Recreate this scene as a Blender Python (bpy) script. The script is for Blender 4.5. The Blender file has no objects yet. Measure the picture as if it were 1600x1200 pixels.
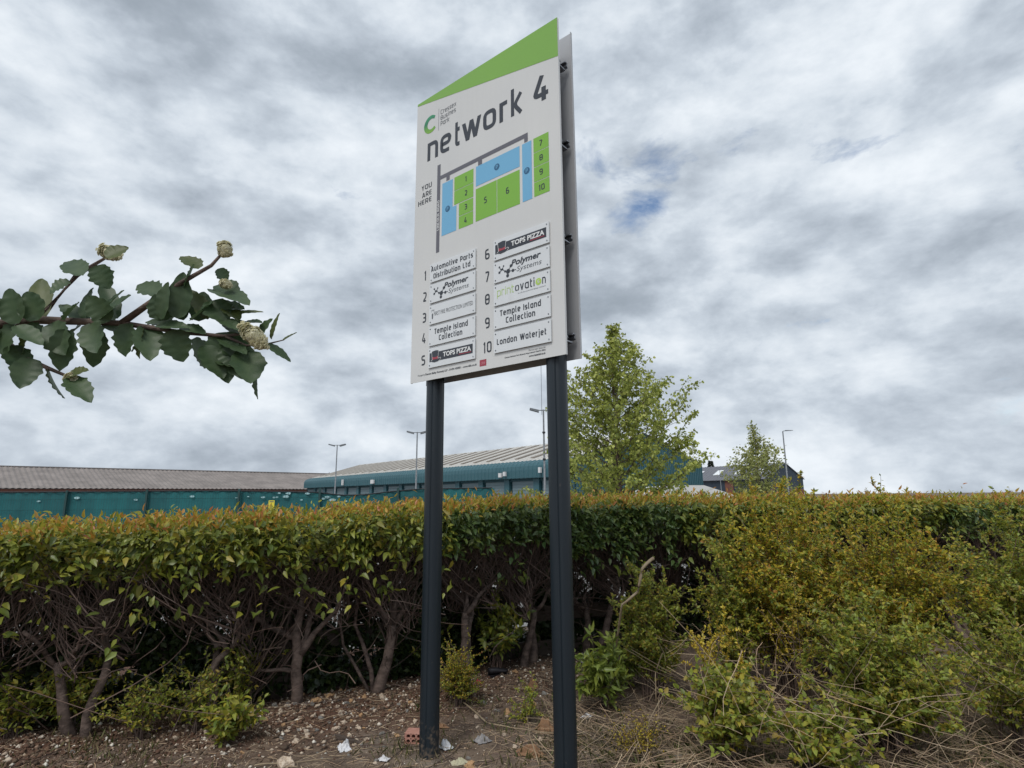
import bpy, math, random
import numpy as np
from mathutils import Vector, Matrix, noise as mnoise

rnd = random.Random(7)
nr = np.random.default_rng(11)
S = bpy.context.scene
COL = S.collection
PI = math.pi

# ------------------------------------------------------------------ camera
F_PX, PITCH, ROLL, EYE = 897.8, 0.1922, -0.0082, 1.6
cd = bpy.data.cameras.new('camera')
cam = bpy.data.objects.new('camera', cd)
COL.objects.link(cam)
S.camera = cam
_F = Vector((0, math.cos(PITCH), math.sin(PITCH)))
_U0 = Vector((0, -math.sin(PITCH), math.cos(PITCH)))
_R0 = Vector((1, 0, 0))
_R = _R0 * math.cos(ROLL) + _U0 * math.sin(ROLL)
_U = -_R0 * math.sin(ROLL) + _U0 * math.cos(ROLL)
m = Matrix((_R, _U, -_F)).transposed().to_4x4()
m.translation = Vector((0, 0, EYE))
cam.matrix_world = m
cd.sensor_fit = 'HORIZONTAL'
cd.sensor_width = 36
cd.lens = F_PX / 1600 * 36
cd.clip_end = 3000
cd.clip_start = 0.05


def ray(px, py):
    return _F + _R * ((px - 800) / F_PX) - _U * ((py - 600) / F_PX)


def at(px, py, y=None, z=None, t=None):
    """world point seen at a photo pixel, at forward distance y or height z"""
    v = ray(px, py)
    if y is not None:
        k = y / v.y
    elif z is not None:
        k = (z - EYE) / v.z
    else:
        k = t / v.length
    return Vector((0, 0, EYE)) + v * k


# ------------------------------------------------------------------ view, world, sun
S.view_settings.view_transform = 'Standard'
S.view_settings.look = 'None'
S.view_settings.exposure = 0.5
S.view_settings.gamma = 1.0
S.view_settings.use_curve_mapping = False
S.cycles.max_bounces = 6
S.cycles.transparent_max_bounces = 8
S.cycles.use_denoising = True

SUN_EL, SUN_AZ = math.radians(52), math.radians(205)     # azimuth clockwise from +Y
W = bpy.data.worlds.new('World')
S.world = W
W.use_nodes = True
nt = W.node_tree
nt.nodes.clear()


def N(t, **kw):
    n = nt.nodes.new(t)
    for k, v in kw.items():
        if k.startswith('i_'):
            key = k[2:].replace('_', ' ')
            n.inputs[int(key) if key.isdigit() else key].default_value = v
        else:
            setattr(n, k, v)
    return n


def L(a, b):
    nt.links.new(a, b)


def MATH(op, a, b=None, clamp=False):
    n = nt.nodes.new('ShaderNodeMath')
    n.operation = op
    n.use_clamp = clamp
    for i, x in enumerate((a, b)):
        if x is None:
            continue
        if isinstance(x, (int, float)):
            n.inputs[i].default_value = x
        else:
            nt.links.new(x, n.inputs[i])
    return n.outputs[0]


def RAMP(fac, stops):
    n = nt.nodes.new('ShaderNodeValToRGB')
    cr = n.color_ramp
    while len(cr.elements) < len(stops):
        cr.elements.new(0.5)
    for e, (p, c) in zip(cr.elements, stops):
        e.position = p
        e.color = (*c, 1) if len(c) == 3 else c
    if len(stops) > 4 and stops[0][0] == 0.28:
        cr.interpolation = 'B_SPLINE'
    nt.links.new(fac, n.inputs[0])
    return n.outputs[0]


tc = N('ShaderNodeTexCoord')
sx = N('ShaderNodeSeparateXYZ')
L(tc.outputs['Generated'], sx.inputs[0])
mp = N('ShaderNodeMapping')
mp.inputs['Location'].default_value = (3.1, 1.7, 0.4)
mp.inputs['Scale'].default_value = (1.0, 1.0, 1.8)
L(tc.outputs['Generated'], mp.inputs[0])


def CN(scale, detail, rough, dist, off=0.0):
    n = N('ShaderNodeTexNoise')
    n.inputs['Scale'].default_value = scale
    n.inputs['Detail'].default_value = detail
    n.inputs['Roughness'].default_value = rough
    n.inputs['Distortion'].default_value = dist
    if off:
        a = N('ShaderNodeVectorMath', operation='ADD')
        L(mp.outputs[0], a.inputs[0])
        a.inputs[1].default_value = off if isinstance(off, tuple) else (off, off * 0.7, off)
        L(a.outputs[0], n.inputs['Vector'])
    else:
        L(mp.outputs[0], n.inputs['Vector'])
    return n.outputs['Fac']


n1 = CN(1.75, 4, 0.5, 0.0)
n2 = CN(4.5, 10, 0.56, 0.08, 7.3)
n2b = CN(4.5, 10, 0.56, 0.08, (7.3, 7.3 * .7, 7.3 + .075))
n3 = CN(13.0, 8, 0.58, 0.1, 3.9)
v = MATH('ADD', MATH('ADD', MATH('MULTIPLY', n1, 0.46), MATH('MULTIPLY', n2, 0.38)), MATH('MULTIPLY', n3, 0.16))
# clouds are lit from above: compare with the noise a little higher up
v = MATH('ADD', v, MATH('MULTIPLY', MATH('SUBTRACT', n2, n2b), 0.34))
# small lift close to the horizon, where one looks along the cloud edges
v = MATH('ADD', v, MATH('MULTIPLY', MATH('SUBTRACT', 0.35, MATH('MINIMUM', sx.outputs['Z'], 0.35)), 0.02))
ccol = RAMP(v, [(0.28, (0.20, 0.235, 0.275)), (0.40, (0.285, 0.325, 0.375)), (0.47, (0.37, 0.415, 0.47)),
                (0.54, (0.46, 0.51, 0.565)), (0.66, (0.65, 0.685, 0.72))])
# thin places where the blue shows
nb = CN(7.0, 8, 0.6, 0.3, 12.1)
dot = N('ShaderNodeVectorMath', operation='DOT_PRODUCT')
L(tc.outputs['Generated'], dot.inputs[0])
dot.inputs[1].default_value = tuple(ray(985, 288).normalized())
spot = MATH('MULTIPLY', MATH('SUBTRACT', dot.outputs['Value'], 0.9935), 190.0, clamp=True)
gap = MATH('MULTIPLY', MATH('SUBTRACT', MATH('ADD', nb, MATH('MULTIPLY', spot, 0.23)), 0.655), 5.0, clamp=True)
sky = N('ShaderNodeTexSky', sky_type='NISHITA')
sky.sun_disc = False
sky.sun_elevation = SUN_EL
sky.sun_rotation = SUN_AZ
bg1 = N('ShaderNodeBackground', i_Strength=0.10)
L(sky.outputs[0], bg1.inputs[0])
bg2 = N('ShaderNodeBackground', i_Strength=1.0)
low = MATH('MULTIPLY', MATH('ADD', sx.outputs['Z'], 0.03), 30.0, clamp=True)
mxl = N('ShaderNodeMix', data_type='RGBA')
L(low, mxl.inputs[0])
mxl.inputs[6].default_value = (0.16, 0.16, 0.15, 1)
L(ccol, mxl.inputs[7])
L(mxl.outputs[2], bg2.inputs[0])
mxs = N('ShaderNodeMixShader')
L(gap, mxs.inputs[0])
L(bg2.outputs[0], mxs.inputs[1])
L(bg1.outputs[0], mxs.inputs[2])
wo = N('ShaderNodeOutputWorld')
L(mxs.outputs[0], wo.inputs[0])

sd = bpy.data.lights.new('sun', 'SUN')
sd.energy = 1.5
sd.angle = math.radians(25)
sd.color = (1.0, 0.96, 0.9)
sun = bpy.data.objects.new('sun', sd)
COL.objects.link(sun)
to_sun = Vector((math.sin(SUN_AZ) * math.cos(SUN_EL), math.cos(SUN_AZ) * math.cos(SUN_EL), math.sin(SUN_EL)))
sun.rotation_euler = to_sun.to_track_quat('Z', 'Y').to_euler()
sun.location = to_sun * 50


# ------------------------------------------------------------------ materials
def mat(name, col, rough=0.6, metal=0.0, var=None, vscale=5.0, bump=None, isl=None, trans=0.0, spec=0.5,
        stretch=None, coat=0.0):
    """procedural material: col, optional second colour by noise, optional colours picked per mesh island"""
    global nt
    mt = bpy.data.materials.new(name)
    mt.use_nodes = True
    nt = mt.node_tree
    nt.nodes.clear()
    out = N('ShaderNodeOutputMaterial')
    p = N('ShaderNodeBsdfPrincipled')
    p.inputs['Roughness'].default_value = rough
    p.inputs['Metallic'].default_value = metal
    p.inputs['Specular IOR Level'].default_value = spec
    p.inputs['Coat Weight'].default_value = coat
    p.inputs['Coat Roughness'].default_value = 0.08
    tcn = N('ShaderNodeTexCoord')
    vec = tcn.outputs['Object']
    if stretch:
        mpn = N('ShaderNodeMapping')
        mpn.inputs['Scale'].default_value = stretch
        L(vec, mpn.inputs[0])
        vec = mpn.outputs[0]
    csock = None
    if isl:
        g = N('ShaderNodeNewGeometry')
        stops = [((i + 0.5) / len(isl), c) for i, c in enumerate(isl)]
        csock = RAMP(g.outputs['Random Per Island'], stops)
    if var:
        nn = N('ShaderNodeTexNoise')
        nn.inputs['Scale'].default_value = vscale
        nn.inputs['Detail'].default_value = 6
        nn.inputs['Roughness'].default_value = 0.6
        L(vec, nn.inputs['Vector'])
        k = RAMP(nn.outputs['Fac'], [(0.36, (0, 0, 0)), (0.64, (1, 1, 1))])
        mx = N('ShaderNodeMix', data_type='RGBA')
        L(k, mx.inputs[0])
        if csock is not None:
            L(csock, mx.inputs[6])
        else:
            mx.inputs[6].default_value = (*col, 1)
        mx.inputs[7].default_value = (*var, 1)
        csock = mx.outputs[2]
    if csock is not None:
        L(csock, p.inputs['Base Color'])
    else:
        p.inputs['Base Color'].default_value = (*col, 1)
    if bump:
        bs, bst, bd = bump
        bn = N('ShaderNodeTexNoise')
        bn.inputs['Scale'].default_value = bs
        bn.inputs['Detail'].default_value = 8
        L(vec, bn.inputs['Vector'])
        b = N('ShaderNodeBump')
        b.inputs['Strength'].default_value = bst
        b.inputs['Distance'].default_value = bd
        L(bn.outputs['Fac'], b.inputs['Height'])
        L(b.outputs[0], p.inputs['Normal'])
    sh = p.outputs[0]
    if trans:
        tr = N('ShaderNodeBsdfTranslucent')
        if csock is not None:
            L(csock, tr.inputs[0])
        else:
            tr.inputs[0].default_value = (*col, 1)
        ms = N('ShaderNodeMixShader')
        ms.inputs[0].default_value = trans
        L(sh, ms.inputs[1])
        L(tr.outputs[0], ms.inputs[2])
        sh = ms.outputs[0]
    L(sh, out.inputs[0])
    return mt


M = {}
M['panel'] = mat('panel_silver', (0.64, 0.645, 0.64), 0.12, var=(0.62, 0.625, 0.625), vscale=2.0, bump=(1.4, 0.05, 0.02), spec=0.9)
M['panel_edge'] = mat('panel_back_grey', (0.46, 0.47, 0.49), 0.35, metal=0.1, var=(0.42, 0.43, 0.45), vscale=3.0)
M['plate'] = mat('plate_pale', (0.70, 0.73, 0.76), 0.2, var=(0.68, 0.71, 0.74), vscale=4.0, spec=0.7)
M['ink'] = mat('dark_print', (0.036, 0.042, 0.055), 0.35)
M['ink_grey'] = mat('grey_print', (0.10, 0.11, 0.125), 0.4)
M['road_grey'] = mat('road_print', (0.125, 0.125, 0.15), 0.35)
M['green'] = mat('green_print', (0.21, 0.46, 0.055), 0.3, var=(0.205, 0.45, 0.06), vscale=2.0)
M['wedge'] = mat('green_wedge', (0.21, 0.43, 0.07), 0.3, var=(0.205, 0.415, 0.075), vscale=2.0)
M['blue'] = mat('blue_print', (0.17, 0.44, 0.68), 0.3, var=(0.165, 0.43, 0.67), vscale=2.0)
M['dblue'] = mat('dark_blue_print', (0.03, 0.12, 0.24), 0.35)
M['white'] = mat('white_print', (0.75, 0.77, 0.78), 0.35)
M['red'] = mat('red_print', (0.36, 0.05, 0.075), 0.35)
M['lime'] = mat('lime_print', (0.42, 0.62, 0.12), 0.35)
M['teal_logo'] = mat('teal_green_print', (0.035, 0.22, 0.11), 0.3)
M['post'] = mat('post_anthracite', (0.009, 0.016, 0.023), 0.42, var=(0.012, 0.020, 0.028), vscale=6.0, stretch=(1, 1, .15),
                bump=(300, 0.08, 0.0005))
M['alu'] = mat('aluminium', (0.32, 0.33, 0.35), 0.35, metal=0.8, var=(0.24, 0.25, 0.27), vscale=30)
M['steel'] = mat('galvanised_steel', (0.22, 0.235, 0.25), 0.5, metal=0.5, var=(0.15, 0.16, 0.175), vscale=8)
M['bark'] = mat('bark', (0.20, 0.145, 0.12), 0.85, var=(0.065, 0.045, 0.037), vscale=14, bump=(45, 0.7, 0.01), stretch=(1, 1, 1.6))
M['twig'] = mat('twigs', (0.1, 0.07, 0.055), 0.8, isl=[(0.05, 0.032, 0.026), (0.19, 0.125, 0.10), (0.12, 0.085, 0.07), (0.07, 0.05, 0.04), (0.09, 0.055, 0.045)])
M['dry'] = mat('dry_stems', (0.3, 0.22, 0.14), 0.85, isl=[(0.20, 0.14, 0.09), (0.56, 0.44, 0.30), (0.40, 0.30, 0.20), (0.14, 0.10, 0.07), (0.48, 0.33, 0.21)])
M['leaf'] = mat('hedge_leaf', (0.1, 0.14, 0.03), 0.40, trans=0.30,
                isl=[(0.08, 0.12, 0.022), (0.22, 0.25, 0.035), (0.12, 0.16, 0.028), (0.38, 0.37, 0.05), (0.14, 0.19, 0.04), (0.27, 0.29, 0.04), (0.09, 0.13, 0.035), (0.34, 0.28, 0.04)])
M['young'] = mat('young_leaf', (0.3, 0.16, 0.05), 0.42, trans=0.4,
                 isl=[(0.52, 0.25, 0.05), (0.46, 0.37, 0.05), (0.34, 0.35, 0.045), (0.56, 0.38, 0.06), (0.50, 0.18, 0.08), (0.34, 0.34, 0.045), (0.22, 0.26, 0.035)])
M['leaf2'] = mat('hedge_leaf_deep', (0.1, 0.14, 0.03), 0.36, trans=0.25,
                 isl=[(0.05, 0.095, 0.028), (0.10, 0.16, 0.04), (0.07, 0.12, 0.032), (0.18, 0.22, 0.045), (0.06, 0.10, 0.03), (0.13, 0.18, 0.04)])
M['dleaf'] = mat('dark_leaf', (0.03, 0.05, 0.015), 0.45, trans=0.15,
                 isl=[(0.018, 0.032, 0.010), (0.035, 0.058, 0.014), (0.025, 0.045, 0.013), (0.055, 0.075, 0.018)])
M['berb'] = mat('ochre_small_leaf', (0.25, 0.16, 0.03), 0.5, trans=0.42,
                isl=[(0.38, 0.37, 0.04), (0.62, 0.44, 0.045), (0.22, 0.28, 0.035), (0.46, 0.22, 0.045), (0.60, 0.50, 0.045), (0.26, 0.33, 0.04), (0.15, 0.20, 0.03)])
M['gbush'] = mat('green_small_leaf', (0.1, 0.15, 0.03), 0.45, trans=0.42,
                 isl=[(0.18, 0.24, 0.04), (0.36, 0.40, 0.06), (0.26, 0.33, 0.05), (0.50, 0.44, 0.055), (0.11, 0.17, 0.035), (0.38, 0.28, 0.05)])
M['yell'] = mat('yellow_leaf', (0.5, 0.38, 0.03), 0.5, trans=0.25,
                isl=[(0.52, 0.38, 0.03), (0.44, 0.28, 0.025), (0.30, 0.27, 0.03), (0.58, 0.47, 0.05)])
M['bright'] = mat('fresh_green_leaf', (0.16, 0.25, 0.05), 0.4, trans=0.32,
                  isl=[(0.16, 0.22, 0.04), (0.25, 0.31, 0.06), (0.28, 0.31, 0.05), (0.18, 0.24, 0.045)])
M['tree_leaf'] = mat('tree_leaf', (0.14, 0.19, 0.04), 0.5, trans=0.35,
                     isl=[(0.26, 0.31, 0.06), (0.42, 0.46, 0.10), (0.33, 0.38, 0.075), (0.50, 0.52, 0.13), (0.20, 0.25, 0.055)])
M['tree_leaf2'] = mat('olive_tree_leaf', (0.11, 0.14, 0.05), 0.5, trans=0.3,
                      isl=[(0.22, 0.25, 0.075), (0.32, 0.35, 0.10), (0.26, 0.29, 0.09), (0.40, 0.40, 0.13)])
M['sorbus'] = mat('grey_green_leaf', (0.045, 0.085, 0.036), 0.5, var=(0.075, 0.12, 0.052), vscale=25, trans=0.30, bump=(60, 0.3, 0.002))
M['sorbus_young'] = mat('olive_new_leaf', (0.10, 0.125, 0.035), 0.5, var=(0.075, 0.10, 0.03), vscale=25, trans=0.3, bump=(60, 0.3, 0.002))
M['floret'] = mat('cream_florets', (0.5, 0.47, 0.33), 0.7, trans=.45, isl=[(0.66, 0.63, 0.42), (0.8, 0.77, 0.58), (0.72, 0.69, 0.50), (0.86, 0.84, 0.68)])
M['stone'] = mat('flint_stone', (0.66, 0.57, 0.46), 0.8, var=(0.36, 0.25, 0.17), vscale=9, bump=(30, 0.5, 0.01))
M['stone_grey'] = mat('grey_stone', (0.28, 0.27, 0.25), 0.8, var=(0.15, 0.135, 0.12), vscale=9, bump=(30, 0.5, 0.01))
M['stone_tan'] = mat('tan_stone', (0.55, 0.37, 0.19), 0.8, var=(0.33, 0.17, 0.09), vscale=9, bump=(30, 0.5, 0.01))
M['gravel'] = mat('gravel_chips', (0.3, 0.25, 0.2), 0.85, isl=[(0.16, 0.09, 0.055), (0.34, 0.25, 0.18), (0.62, 0.53, 0.42), (0.20, 0.11, 0.07), (0.46, 0.36, 0.27), (0.72, 0.68, 0.60)])
M['clod'] = mat('soil_crumbs', (0.07, 0.04, 0.025), 0.95, isl=[(0.10, 0.052, 0.033), (0.145, 0.085, 0.055), (0.13, 0.09, 0.06), (0.08, 0.055, 0.038)])
M['brick'] = mat('red_brick', (0.46, 0.24, 0.19), 0.85, var=(0.36, 0.17, 0.13), vscale=25, bump=(80, 0.5, 0.003))
M['wood'] = mat('weathered_wood', (0.10, 0.075, 0.06), 0.85, var=(0.06, 0.045, 0.036), vscale=12, stretch=(1, 1, 4), bump=(30, 0.5, 0.004))
M['litter'] = mat('white_litter', (0.6, 0.6, 0.61), 0.5, var=(0.62, 0.63, 0.66), vscale=20)
M['litter_grey'] = mat('grey_litter', (0.26, 0.25, 0.25), 0.5, var=(0.16, 0.15, 0.15), vscale=20)
M['black'] = mat('black_rubber', (0.012, 0.011, 0.014), 0.5, var=(0.02, 0.018, 0.022), vscale=9)
M['can'] = mat('red_wrapper', (0.42, 0.04, 0.05), 0.4, var=(0.3, 0.03, 0.04), vscale=20)
M['dead_leaf'] = mat('dead_leaf', (0.30, 0.17, 0.09), 0.8, var=(0.20, 0.11, 0.06), vscale=20, trans=0.1)
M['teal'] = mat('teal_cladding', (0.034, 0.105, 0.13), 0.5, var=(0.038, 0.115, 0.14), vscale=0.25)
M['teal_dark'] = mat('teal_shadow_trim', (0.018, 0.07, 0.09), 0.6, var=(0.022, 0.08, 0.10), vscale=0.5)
M['teal_net'] = mat('teal_netting', (0.006, 0.095, 0.105), 0.65, var=(0.009, 0.135, 0.145), vscale=0.7, stretch=(1, 1, .3), bump=(6, 0.4, 0.05))
M['tear'] = mat('torn_pale_netting', (0.35, 0.55, 0.58), 0.6, var=(0.28, 0.45, 0.48), vscale=9)
M['dgreen'] = mat('dark_green_steel', (0.012, 0.045, 0.045), 0.5, var=(0.016, 0.055, 0.055), vscale=9)
M['roof_pale'] = mat('pale_roof_sheet', (0.58, 0.565, 0.53), 0.6, var=(0.52, 0.505, 0.475), vscale=0.15, stretch=(1, 1, 1))
M['roof_line'] = mat('weathered_rooflight', (0.16, 0.135, 0.11), 0.6, var=(0.20, 0.17, 0.14), vscale=0.8)
M['roof_old'] = mat('old_cement_roof', (0.26, 0.23, 0.215), 0.9, var=(0.18, 0.16, 0.15), vscale=0.3)
M['roof_grey'] = mat('grey_metal_roof', (0.125, 0.13, 0.15), 0.5, var=(0.14, 0.145, 0.165), vscale=0.2)
M['navy'] = mat('navy_cladding', (0.022, 0.035, 0.055), 0.5, var=(0.026, 0.04, 0.06), vscale=0.4)
M['door'] = mat('roller_door_grey', (0.15, 0.215, 0.24), 0.5, var=(0.165, 0.23, 0.255), vscale=0.6)
M['wallbrick'] = mat('brick_wall', (0.19, 0.075, 0.05), 0.85, var=(0.14, 0.06, 0.045), vscale=1.5)
M['offwhite'] = mat('off_white_sheet', (0.62, 0.62, 0.60), 0.6, var=(0.55, 0.55, 0.54), vscale=0.8)
M['lampw'] = mat('white_plastic', (0.7, 0.7, 0.7), 0.4, var=(0.62, 0.62, 0.63), vscale=3)
M['glass'] = mat('skylight_sheet', (0.75, 0.78, 0.8), 0.3, var=(0.7, 0.73, 0.76), vscale=0.6)
M['yellow'] = mat('yellow_sign', (0.72, 0.62, 0.05), 0.45, var=(0.66, 0.57, 0.06), vscale=6)
M['conifer'] = mat('conifer_dark', (0.02, 0.03, 0.02), 0.7, isl=[(0.014, 0.022, 0.014), (0.03, 0.042, 0.024)])


# ------------------------------------------------------------------ object helpers
def mesh_obj(name, verts, faces, mt, parent=None, smooth=False):
    me = bpy.data.meshes.new(name)
    if isinstance(verts, np.ndarray) and isinstance(faces, np.ndarray):
        nv, nf, k = len(verts), len(faces), faces.shape[1]
        me.vertices.add(nv)
        me.vertices.foreach_set('co', verts.astype(np.float32).ravel())
        me.loops.add(nf * k)
        me.loops.foreach_set('vertex_index', faces.astype(np.int32).ravel())
        me.polygons.add(nf)
        me.polygons.foreach_set('loop_start', np.arange(0, nf * k, k, dtype=np.int32))
        me.polygons.foreach_set('loop_total', np.full(nf, k, dtype=np.int32))
        me.update(calc_edges=True)
    else:
        me.from_pydata([tuple(x) for x in verts], [], [tuple(f) for f in faces])
        me.update()
    if mt:
        me.materials.append(mt)
    if smooth:
        me.polygons.foreach_set('use_smooth', np.ones(len(me.polygons), dtype=bool))
    o = bpy.data.objects.new(name, me)
    COL.objects.link(o)
    if parent:
        o.parent = parent
    return o


def empty(name, loc=(0, 0, 0), rz=0.0):
    o = bpy.data.objects.new(name, None)
    o.empty_display_size = 0.2
    COL.objects.link(o)
    o.location = loc
    o.rotation_euler = (0, 0, rz)
    return o


def tag(o, label=None, cat=None, group=None, kind=None):
    if label:
        o['label'] = label
    if cat:
        o['category'] = cat
    if group:
        o['group'] = group
    if kind:
        o['kind'] = kind
    return o


def copy_tree(o, parent=None):
    c = o.copy()
    COL.objects.link(c)
    c.parent = parent
    for ch in o.children:
        copy_tree(ch, c)
    return c


class MB:
    """collects vertices and faces for ONE mesh"""

    def __init__(self):
        self.v, self.f = [], []

    def add(self, vs, fs):
        b = len(self.v)
        self.v += [tuple(x) for x in vs]
        self.f += [tuple(i + b for i in f) for f in fs]
        return self

    def box(self, x0, y0, z0, x1, y1, z1):
        vs = [(x, y, z) for z in (z0, z1) for y in (y0, y1) for x in (x0, x1)]
        return self.add(vs, [(0, 2, 3, 1), (4, 5, 7, 6), (0, 1, 5, 4), (2, 6, 7, 3), (0, 4, 6, 2), (1, 3, 7, 5)])

    def hexa(self, lo, hi):
        """lo, hi: 4 points each in ring order"""
        return self.add(list(lo) + list(hi), [(3, 2, 1, 0), (4, 5, 6, 7)] + [(i, (i + 1) % 4, 4 + (i + 1) % 4, 4 + i) for i in range(4)])

    def tube(self, pts, rads, n=6, cap=True):
        pts = [Vector(p) for p in pts]
        b = len(self.v)
        up = Vector((0.13, 0.21, 0.97))
        for i, p in enumerate(pts):
            d = (pts[min(i + 1, len(pts) - 1)] - pts[max(i - 1, 0)])
            if d.length < 1e-9:
                d = Vector((0, 0, 1))
            d.normalize()
            a = d.cross(up if abs(d.dot(up)) < 0.95 else Vector((1, 0, 0))).normalized()
            c = d.cross(a)
            r = rads[i] if hasattr(rads, '__len__') else rads
            for k in range(n):
                t = 2 * PI * k / n
                self.v.append(tuple(p + (a * math.cos(t) + c * math.sin(t)) * r))
        for i in range(len(pts) - 1):
            for k in range(n):
                k2 = (k + 1) % n
                self.f.append((b + i * n + k, b + i * n + k2, b + (i + 1) * n + k2, b + (i + 1) * n + k))
        if cap:
            self.f.append(tuple(b + k for k in reversed(range(n))))
            e = b + (len(pts) - 1) * n
            self.f.append(tuple(e + k for k in range(n)))
        return self

    def prism(self, ring, vec):
        """polygon ring of 3D points extruded by vec"""
        n = len(ring)
        ring = [Vector(p) for p in ring]
        vec = Vector(vec)
        return self.add(ring + [p + vec for p in ring],
                        [tuple(reversed(range(n))), tuple(range(n, 2 * n))] + [(i, (i + 1) % n, n + (i + 1) % n, n + i) for i in range(n)])

    def build(self, name, mt, parent=None, smooth=False):
        return mesh_obj(name, self.v, self.f, mt, parent, smooth)


LEAF6 = (np.array([(0, 0, 0), (.28, .5, .07), (.28, -.5, .07), (.66, .36, .05), (.66, -.36, .05), (1, 0, -.12), (.45, 0, .0)]),
         np.array([(0, 1, 6), (1, 3, 6), (3, 5, 6), (0, 6, 2), (2, 6, 4), (4, 6, 5)]))
LEAF2 = (np.array([(0, 0, 0), (.45, .5, .08), (.45, -.5, .08), (1, 0, -.08)]), np.array([(0, 1, 3), (0, 3, 2)]))
LOBE = (np.array([(0, 0, 0), (.25, .55, .06), (.5, .28, .02), (.8, .38, .05), (1, 0, -.08), (.8, -.38, .05), (.5, -.28, .02), (.25, -.55, .06)]),
        np.array([(0, 1, 2), (0, 2, 4), (2, 3, 4), (0, 4, 6), (4, 5, 6), (0, 6, 7)]))


def leaf_mesh(pos, axis, nrm, length, width, tpl=LEAF6):
    """arrays -> verts, tris"""
    pos = np.asarray(pos, float)
    a = np.asarray(axis, float)
    a /= np.linalg.norm(a, axis=1, keepdims=True) + 1e-9
    n = np.asarray(nrm, float)
    n = n - (n * a).sum(1, keepdims=True) * a
    n /= np.linalg.norm(n, axis=1, keepdims=True) + 1e-9
    b = np.cross(a, n)
    T, Fc = tpl
    length = np.broadcast_to(np.asarray(length, float), (len(pos),))
    width = np.broadcast_to(np.asarray(width, float), (len(pos),))
    V = (pos[:, None, :] + a[:, None, :] * (T[None, :, 0:1] * length[:, None, None])
         + b[:, None, :] * (T[None, :, 1:2] * width[:, None, None]) + n[:, None, :] * (T[None, :, 2:3] * length[:, None, None]))
    k = len(T)
    Fa = Fc[None, :, :] + (np.arange(len(pos)) * k)[:, None, None]
    return V.reshape(-1, 3), Fa.reshape(-1, 3)


def rand_dirs(n, up=0.0, seed=None):
    v = nr.normal(size=(n, 3))
    v[:, 2] += up
    return v / (np.linalg.norm(v, axis=1, keepdims=True) + 1e-9)


def fbm(x, y, z=0.0, o=4):
    return mnoise.fractal(Vector((x, y, z)), 1.0, 2.0, o)


# ------------------------------------------------------------------ ground
def hedge_y(x):
    pts = [(-9, 2.4), (-4.25, 3.85), (-3.6, 4.1), (-2.95, 4.32), (-2.3, 4.56), (-1.69, 4.81), (-1.1, 5.1), (-.5, 5.5), (.1, 5.85), (.75, 6.1), (1.4, 6.3),
           (2.1, 6.4), (3.5, 6.5), (9, 6.6)]
    return float(np.interp(x, [p[0] for p in pts], [p[1] for p in pts]))


def ground_z(x, y):
    if abs(x) > 9 or y > 9 or y < -3:
        return 0.0
    d = y - hedge_y(x)
    amp = max(0.0, min(1.0, (1.1 - d) / 0.8)) * max(0, min(1, (9 - abs(x)) / 2)) * max(0, min(1, (y + 3) / 1.5))
    h = 0.018 * fbm(x * 2.1, y * 2.1, 1.3) + 0.010 * fbm(x * 9, y * 9, 4.1, 3)
    h += 0.05 * math.exp(-((d + 0.15) / 0.35) ** 2) * (0.6 + 0.8 * fbm(x * 1.5, y * 1.5, 9))
    return h * amp


def axis_vals(a, b, step, far):
    v = list(np.arange(a, b + 1e-6, step))
    s, x = step, b
    hi, lo = [], []
    while x < far:
        s *= 1.6
        x += s
        hi.append(x)
    s, x = step, a
    while x > -far:
        s *= 1.6
        x -= s
        lo.append(x)
    return lo[::-1] + v + hi


gx, gy = axis_vals(-5.2, 5.2, 0.035, 1500), axis_vals(2.8, 7.2, 0.035, 1500)
GV = [(x, y, ground_z(x, y)) for y in gy for x in gx]
nxg = len(gx)
GF = [(j * nxg + i, j * nxg + i + 1, (j + 1) * nxg + i + 1, (j + 1) * nxg + i) for j in range(len(gy) - 1) for i in range(nxg - 1)]
M['soil'] = mat('soil', (0.19, 0.14, 0.10), 0.95, var=(0.08, 0.055, 0.04), vscale=7, bump=(55, 0.9, 0.02))
# soil: reddish near the hedge foot on the left, greyer grit near the posts
nt = M['soil'].node_tree
pb = [n for n in nt.nodes if n.type == 'BSDF_PRINCIPLED'][0]
old = pb.inputs['Base Color'].links[0].from_socket
geo = N('ShaderNodeNewGeometry')
sp = N('ShaderNodeSeparateXYZ')
L(geo.outputs['Position'], sp.inputs[0])
nz = N('ShaderNodeTexNoise', i_Scale=2.2, i_Detail=6.0)
L(geo.outputs['Position'], nz.inputs['Vector'])
dd = MATH('ADD', MATH('SUBTRACT', MATH('SUBTRACT', sp.outputs['Y'], MATH('MULTIPLY', sp.outputs['X'], 0.42)), 4.95), MATH('MULTIPLY', nz.outputs['Fac'], 0.9))
kred = MATH('MULTIPLY', MATH('ADD', dd, 0.0), 1.6, clamp=True)
kx = MATH('MULTIPLY', MATH('SUBTRACT', 0.3, sp.outputs['X']), 1.0, clamp=True)
mr = N('ShaderNodeMix', data_type='RGBA')
L(MATH('MULTIPLY', kred, kx), mr.inputs[0])
L(old, mr.inputs[6])
mr.inputs[7].default_value = (0.105, 0.052, 0.031, 1)
nz2 = N('ShaderNodeTexNoise', i_Scale=1.3, i_Detail=8.0)
L(geo.outputs['Position'], nz2.inputs['Vector'])
kp = RAMP(nz2.outputs['Fac'], [(0.48, (0, 0, 0)), (0.66, (0.7, 0.7, 0.7))])
kn = MATH('MULTIPLY', MATH('SUBTRACT', 4.75, sp.outputs['Y']), 1.5, clamp=True)
mg = N('ShaderNodeMix', data_type='RGBA')
L(MATH('MULTIPLY', kp, kn), mg.inputs[0])
L(mr.outputs[2], mg.inputs[6])
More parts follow.
